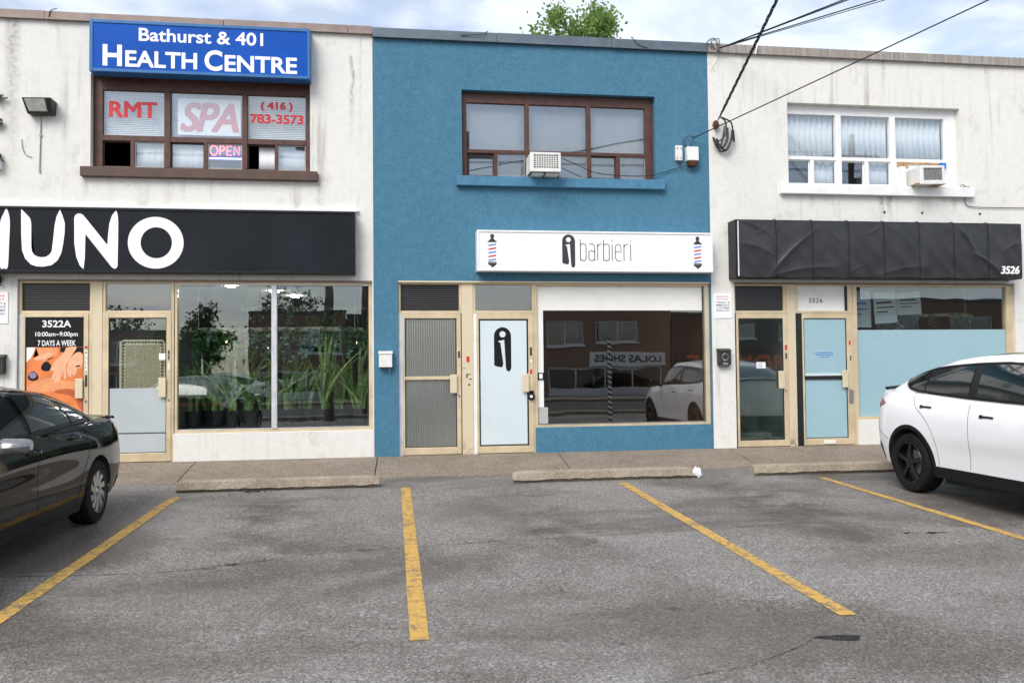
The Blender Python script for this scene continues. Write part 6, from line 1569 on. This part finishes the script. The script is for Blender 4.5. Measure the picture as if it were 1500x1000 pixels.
black.patch_sv(np.linspace(9.5, 12, 12), [5.06]*12, [5.94]*12, 0.004, 'windscreen', M['car_glass'], full=True)
black.patch_sv(np.linspace(0, 2.75, 16), [3.18]*10 + [3.16, 3.12, 3.08, 3.04, 3.02, 3.05], [3.52]*10 + [3.56, 3.62, 3.66, 3.68, 3.60, 3.30], 0.008, 'tail_light', M['tail_red'])
black.patch_sv(np.linspace(0, 1.35, 8), [3.30]*8, [3.42]*8, 0.012, 'light_bar', M['tail_dark'], full=True)
black.patch_sv(np.linspace(0, 0.27, 4), [1.35]*4, [2.0]*4, 0.006, 'licence_plate', M['blind'], full=True)
black.patch_sv(np.linspace(0, 2.6, 14), [0.02]*14, [0.75]*14, 0.006, 'lower_bumper', M['car_clad'], full=True)
black.patch_sv(np.linspace(9.6, 10.9, 8), [2.9]*8, [3.5]*8, 0.008, 'headlight', M['lamp_clear'])
black.patch_sv(np.linspace(10.9, 12, 8), [1.2]*8, [2.9]*8, 0.006, 'grille', M['car_trim'], full=True)
# boot lid lip
black.build(MB().grid([[(-0.975, y, 1.020 - 0.03*(y/0.75)**2), (-0.990, y*0.98, 1.050 - 0.03*(y/0.75)**2), (-0.86, y, 1.040 - 0.03*(y/0.75)**2)] for y in np.linspace(-0.74, 0.74, 17)]), 'boot_lip', M['car_black'], smooth=True)
for L in ([(1.38, 0.98), (1.385, 0.8), (1.38, 0.5), (1.37, 0.24)], [(0.36, 1.0), (0.22, 0.86), (0.30, 0.66), (0.44, 0.52), (0.50, 0.30), (0.50, 0.23)], [(2.28, 0.94), (2.26, 0.7), (2.24, 0.3)], [(0.5, 0.235), (1.4, 0.232), (2.24, 0.235)]):
    black.ribbon(smooth_poly(L, 6, False), 0.007, 0.0015, 'door_gap', M['dark_void'])
def handle(car, x, z, L, mat, curved=True, back='car_trim'):
    def fn(m):
        P = []
        for i in range(9):
            u = i / 8; p = car.proj(x - L/2 + L*u, z, 0.0); b = 0.030 * math.sin(math.pi * (0.12 + 0.76*u)) if curved else 0.012
            P.append((p[0], p[1] + b, p[2] + 0.004*math.sin(math.pi*u)))
        m.tube(P, [0.008, 0.011, 0.012, 0.012, 0.012, 0.012, 0.012, 0.011, 0.008], 8)
    car.both(fn, 'door_handle', mat, smooth=True)
handle(black, 1.46, 0.845, 0.20, M['car_black']); handle(black, 0.55, 0.895, 0.20, M['car_black'])
black.both(lambda m: m.lathe([(0.0, 0.0), (0.012, 0.003), (0.014, 0.010), (0.0, 0.016)], 'y', 8, (1.36, float(black.proj(1.36, .845)[1]) + 0.02, 0.848)), 'handle_cap', M['chrome'])
black.both(lambda m: m.lathe([(0.0, 0.0), (0.012, 0.003), (0.014, 0.010), (0.0, 0.016)], 'y', 8, (0.46, float(black.proj(.46, .895)[1]) + 0.02, 0.898)), 'handle_cap', M['chrome'])
def mirror(car, x, y, z, mat):
    def fn(m):
        P = []
        for i in range(9):
            u = i / 8; w = 0.5 + 0.5*math.sin(math.pi*min(1, 0.15 + u*0.75)); yy = y + 0.05 + 0.21*u
            hh = (0.075 - 0.022*u) * (1 if i not in (0, 8) else 0.72); dd = 0.085 * w * (1 if i not in (0, 8) else 0.6)
            P.append([(x + dd*math.cos(a) + 0.03*(1-u), yy, z + 0.012*u + hh*math.sin(a)) for a in [k*2*math.pi/14 for k in range(15)]])
        m.grid(P); m.add([p for p in P[0][:14]], [tuple(range(14))]); m.add([p for p in P[8][:14]], [tuple(range(13, -1, -1))])
    o = car.both(fn, 'door_mirror', mat, smooth=True, recalc=True, sharp=60)
    def st(m): m.hexa([(x, y - 0.03, z - 0.10), (x + 0.12, y - 0.03, z - 0.10), (x + 0.12, y + 0.08, z - 0.085), (x, y + 0.08, z - 0.085), (x, y - 0.03, z - 0.065), (x + 0.12, y - 0.03, z - 0.065), (x + 0.12, y + 0.10, z - 0.045), (x, y + 0.10, z - 0.045)])
    car.both(st, 'mirror_foot', M['car_trim'], bevel=0.01)
mirror(black, 2.02, 0.84, 0.945, M['mirror_wet'])
def blade(m, R, sg):   # swept two-tone blade
    L = [(0.045, -0.02), (R*0.45, -0.045), (R*0.90, -0.030), (R*0.94, 0.042), (R*0.55, 0.012), (0.05, 0.02)]
    m.prism(L, -0.034, 0.001)
def star(m, R, sg):
    m.prism([(0.03, -0.034), (R*0.35, -0.026), (R*0.93, -0.040), (R*0.945, 0.012), (R*0.40, 0.014), (0.03, 0.034)], -0.040, -0.002)
for x in (0.0, 2.72):
    for sg in (1, -1): wheel(black, x, sg*0.895, sg, 0.316, 0.212, 0.20, blade, M['alloy_dark'], M['alloy'], 10, M['alloy'])
# seen through nothing: a dark cabin block keeps the glass deep
# ---- white crossover at right
XS = [-0.50, 0.0, 0.72, 1.44, 2.17, 2.89, 3.33]
R0 = row([.30, .26, .235, .23, .235, .25, .26], [.88, .905, .90, .90, .90, .905, .88], -0.90, 3.62, .34, .24, rr=0.15)
R1 = row([.50]*7, [.925, .945, .925, .918, .925, .945, .91], -0.965, 3.72, .52, .45, rr=0.15)
R2 = row([.72, .72, .69, .68, .68, .68, .66], [.938, .962, .952, .948, .952, .958, .91], -0.985, 3.73, .74, .60, rr=0.15)
R3 = row([.95, .94, .90, .88, .87, .85, .80], [.915, .945, .945, .945, .945, .935, .87], -0.97, 3.65, (.98, .97), .74, rr=0.15)
R4 = row([1.135, 1.115, 1.075, 1.05, 1.03, 1.00, .92], [.845, .878, .892, .90, .90, .88, .79], -0.915, 3.50, (1.165, 1.155), (.84, .84), rr=0.13)
R5 = loop((-.76, 0, 1.205), (-.75, .45, 1.195), (-.66, .66, 1.175), (-.46, .79, 1.160), (-.02, .845, 1.138), (.72, .865, 1.098), (1.44, .872, 1.072), (2.10, .865, 1.052), (2.48, .82, 1.04), (2.68, .74, 1.035), (2.82, .60, 1.04), (2.93, .36, 1.05), (2.97, 0, 1.055))
R6 = loop((.00, 0, 1.470), (.01, .38, 1.465), (.05, .53, 1.445), (.13, .62, 1.435), (.42, .66, 1.495), (.92, .685, 1.545), (1.38, .693, 1.558), (1.76, .68, 1.535), (2.02, .64, 1.485), (2.14, .60, 1.475), (2.22, .51, 1.485), (2.28, .31, 1.505), (2.30, 0, 1.51))
R7 = [(0.45 + (a[0]-0.45)*0.78 + 0.12, a[1]*0.56, 1.588 - 0.060*((a[0]-1.30)/1.0)**2) for a in R6]
R8 = [(0.45 + (a[0]-0.45)*0.66 + 0.20, 0, 1.602 - 0.055*((a[0]-1.30)/1.0)**2) for a in R6]
white = Car([R0, R1, R2, R3, R4, R5, R6, R7, R8], 2.89, 0.338, 0.398, M['car_white'], 'white crossover car with black wheels parked at the right edge', 'parked_car', (6.755, -3.33, lot_z(-3.33) + 0.002), rad(-90))
white.t.scale = (0.98, 0.98, 0.985)
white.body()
wb = lambda x: np.interp(x, [-0.30, -0.25, -0.14, 0.05, 0.4, 0.9, 1.5, 2.1, 2.5], [1.315, 1.262, 1.200, 1.165, 1.142, 1.115, 1.092, 1.075, 1.062])
wt = lambda x: np.interp(x, [-0.30, -0.15, 0.1, 0.4, 0.7, 1.0, 1.4, 1.75, 2.0, 2.25, 2.5], [1.322, 1.362, 1.402, 1.432, 1.452, 1.466, 1.472, 1.452, 1.398, 1.25, 1.08])
xs = np.linspace(-0.30, 2.48, 60)
white.patch_xz(xs, wb(xs) - 0.006, wt(xs) + 0.006, 0.003, 'window_surround', M['car_trim'], 8)
for a, b_, nm in ((-0.255, 0.16, 'quarter_window'), (0.185, 0.93, 'side_window'), (1.06, 2.06, 'side_window'), (2.11, 2.40, 'front_quarter_window')):
    q = np.linspace(a, b_, 16); white.patch_xz(q, wb(q) + 0.014, np.maximum(wt(q) - 0.014, wb(q) + 0.016), 0.0065, nm, M['car_glass'])
white.ribbon([(x, wb(x) - 0.008) for x in np.linspace(-0.29, 2.45, 50)], 0.022, 0.010, 'belt_moulding', M['car_trim'], 0.006)
white.ribbon([(x, wt(x) + 0.004) for x in np.linspace(-0.29, 2.3, 50)], 0.018, 0.009, 'roof_moulding', M['car_trim'], 0.005)
white.patch_sv(np.linspace(0, 2.0, 12), [5.10]*12, [5.97]*12, 0.004, 'rear_window', M['car_glass'], full=True)
white.patch_sv(np.linspace(9.6, 12, 12), [5.06]*12, [5.96]*12, 0.004, 'windscreen', M['car_glass'], full=True)
for sg in (1,):
    P = []
    for q in np.linspace(4.2, 8.4, 24):
        p0 = [white.at([q], v)[0] for v in np.linspace(6.45, 7.99, 7)]; P.append([(p[0], p[1], p[2] + 0.004) for p in p0])
    Q = [[(p[0], -p[1], p[2]) for p in r_] for r_ in P]
    mm = MB(); mm.grid(P); mm.grid([r_[::-1] for r_ in Q]); white.build(mm, 'glass_roof', M['car_glass'], smooth=True, merge=True, recalc=True)
white.patch_sv(np.linspace(1.15, 2.95, 14), [3.10, 3.08, 3.05, 3.0, 2.95, 2.92, 2.90, 2.90, 2.92, 2.96, 3.02, 3.10, 3.18, 3.26], [3.45]*7 + [3.48, 3.50, 3.50, 3.48, 3.44, 3.38, 3.30], 0.008, 'tail_light', M['tail_red'])
white.patch_sv(np.linspace(1.7, 2.55, 8), [3.05]*8, [3.2]*8, 0.011, 'reverse_lamp', M['tail_dark'])
white.patch_sv(np.linspace(0, 0.27, 4), [1.7]*4, [2.3]*4, 0.006, 'licence_plate', M['blind'], full=True)
white.patch_sv(np.linspace(0, 2.7, 14), [0.02]*14, [1.05]*14, 0.006, 'lower_bumper', M['car_clad'], full=True)
white.patch_sv(np.linspace(9.6, 10.9, 8), [2.9]*8, [3.5]*8, 0.008, 'headlight', M['lamp_clear'])
white.patch_sv(np.linspace(10.6, 12, 8), [0.1]*8, [1.1]*8, 0.006, 'lower_grille', M['car_trim'], full=True)
white.build(MB().grid([[(-0.80, y, 1.212 - 0.04*(y/0.7)**2), (-0.905, y*0.97, 1.226 - 0.04*(y/0.7)**2), (-0.90, y*0.97, 1.214 - 0.04*(y/0.7)**2), (-0.84, y, 1.19 - 0.04*(y/0.7)**2)] for y in np.linspace(-0.68, 0.68, 17)]), 'boot_spoiler', M['car_trim'], smooth=True)
def arch_clad(car, xc, a0, a1, w):
    th = np.linspace(rad(a0), rad(a1), 40); car.ribbon([(xc + (car.Ra + w/2 - 0.006)*math.cos(a), car.R + (car.Ra + w/2 - 0.006)*math.sin(a)) for a in th], w, 0.008, 'wheel_arch_cladding', M['car_clad'], 0.010)
arch_clad(white, 0.0, -14, 196, 0.045); arch_clad(white, 2.89, -14, 196, 0.045)
white.patch_xz(np.linspace(0.41, 2.48, 24), [0.222]*24, list(0.345 + 0.0*np.linspace(0, 1, 24)), 0.007, 'rocker_cladding', M['car_clad'])
for L in ([(1.0, 1.07), (1.015, 0.8), (1.01, 0.5), (0.99, 0.36)], [(0.02, 1.14), (0.10, 1.0), (0.33, 0.84), (0.47, 0.62), (0.50, 0.36)], [(2.42, 1.03), (2.40, 0.7), (2.36, 0.36)], [(-0.78, 0.98), (-0.66, 1.05), (-0.5, 1.17)], [(-0.70, 0.95), (-0.66, 0.7), (-0.42, 0.58)]):
    white.ribbon(smooth_poly(L, 6, False), 0.006, 0.0015, 'door_gap', M['car_clad'])
def flush_handle(car, x, z):
    car.ribbon([(x + 0.10 - 0.2*u, z + 0.004*math.sin(3.14*u)) for u in np.linspace(0, 1, 10)], 0.020, 0.007, 'door_handle', M['car_trim'], 0.006)
    car.ribbon([(x - 0.10 + 0.045*u, z + 0.006) for u in np.linspace(0, 1, 4)], 0.034, 0.009, 'handle_pad', M['car_trim'], 0.006)
flush_handle(white, 0.30, 0.985); flush_handle(white, 1.28, 0.925)
mirror(white, 2.20, 0.885, 1.12, M['car_trim'])
for x in (0.0, 2.89):
    for sg in (1, -1): wheel(white, x, sg*0.948, sg, 0.338, 0.238, 0.235, star, M['alloy_black'], M['alloy_black'], 5, M['alloy_black'])

# cars of the same two makes standing on the far side of the street, seen only in the glass
def car_copy(src, loc, rz, label):
    c = copy_tree(src.t, None, loc, rz); c['label'] = label; c['group'] = 'cars across the street'; return c
car_copy(black, (26.0, -24.8, -0.45), 0.0, 'black sedan driving on the street behind the camera')
car_copy(white, (-6.5, -29.6 + 2.2, -0.45), rad(180), 'white crossover standing across the street at left')
car_copy(black, (17.0, -27.0, -0.45), rad(180), 'black sedan standing across the street by the hardware shop')
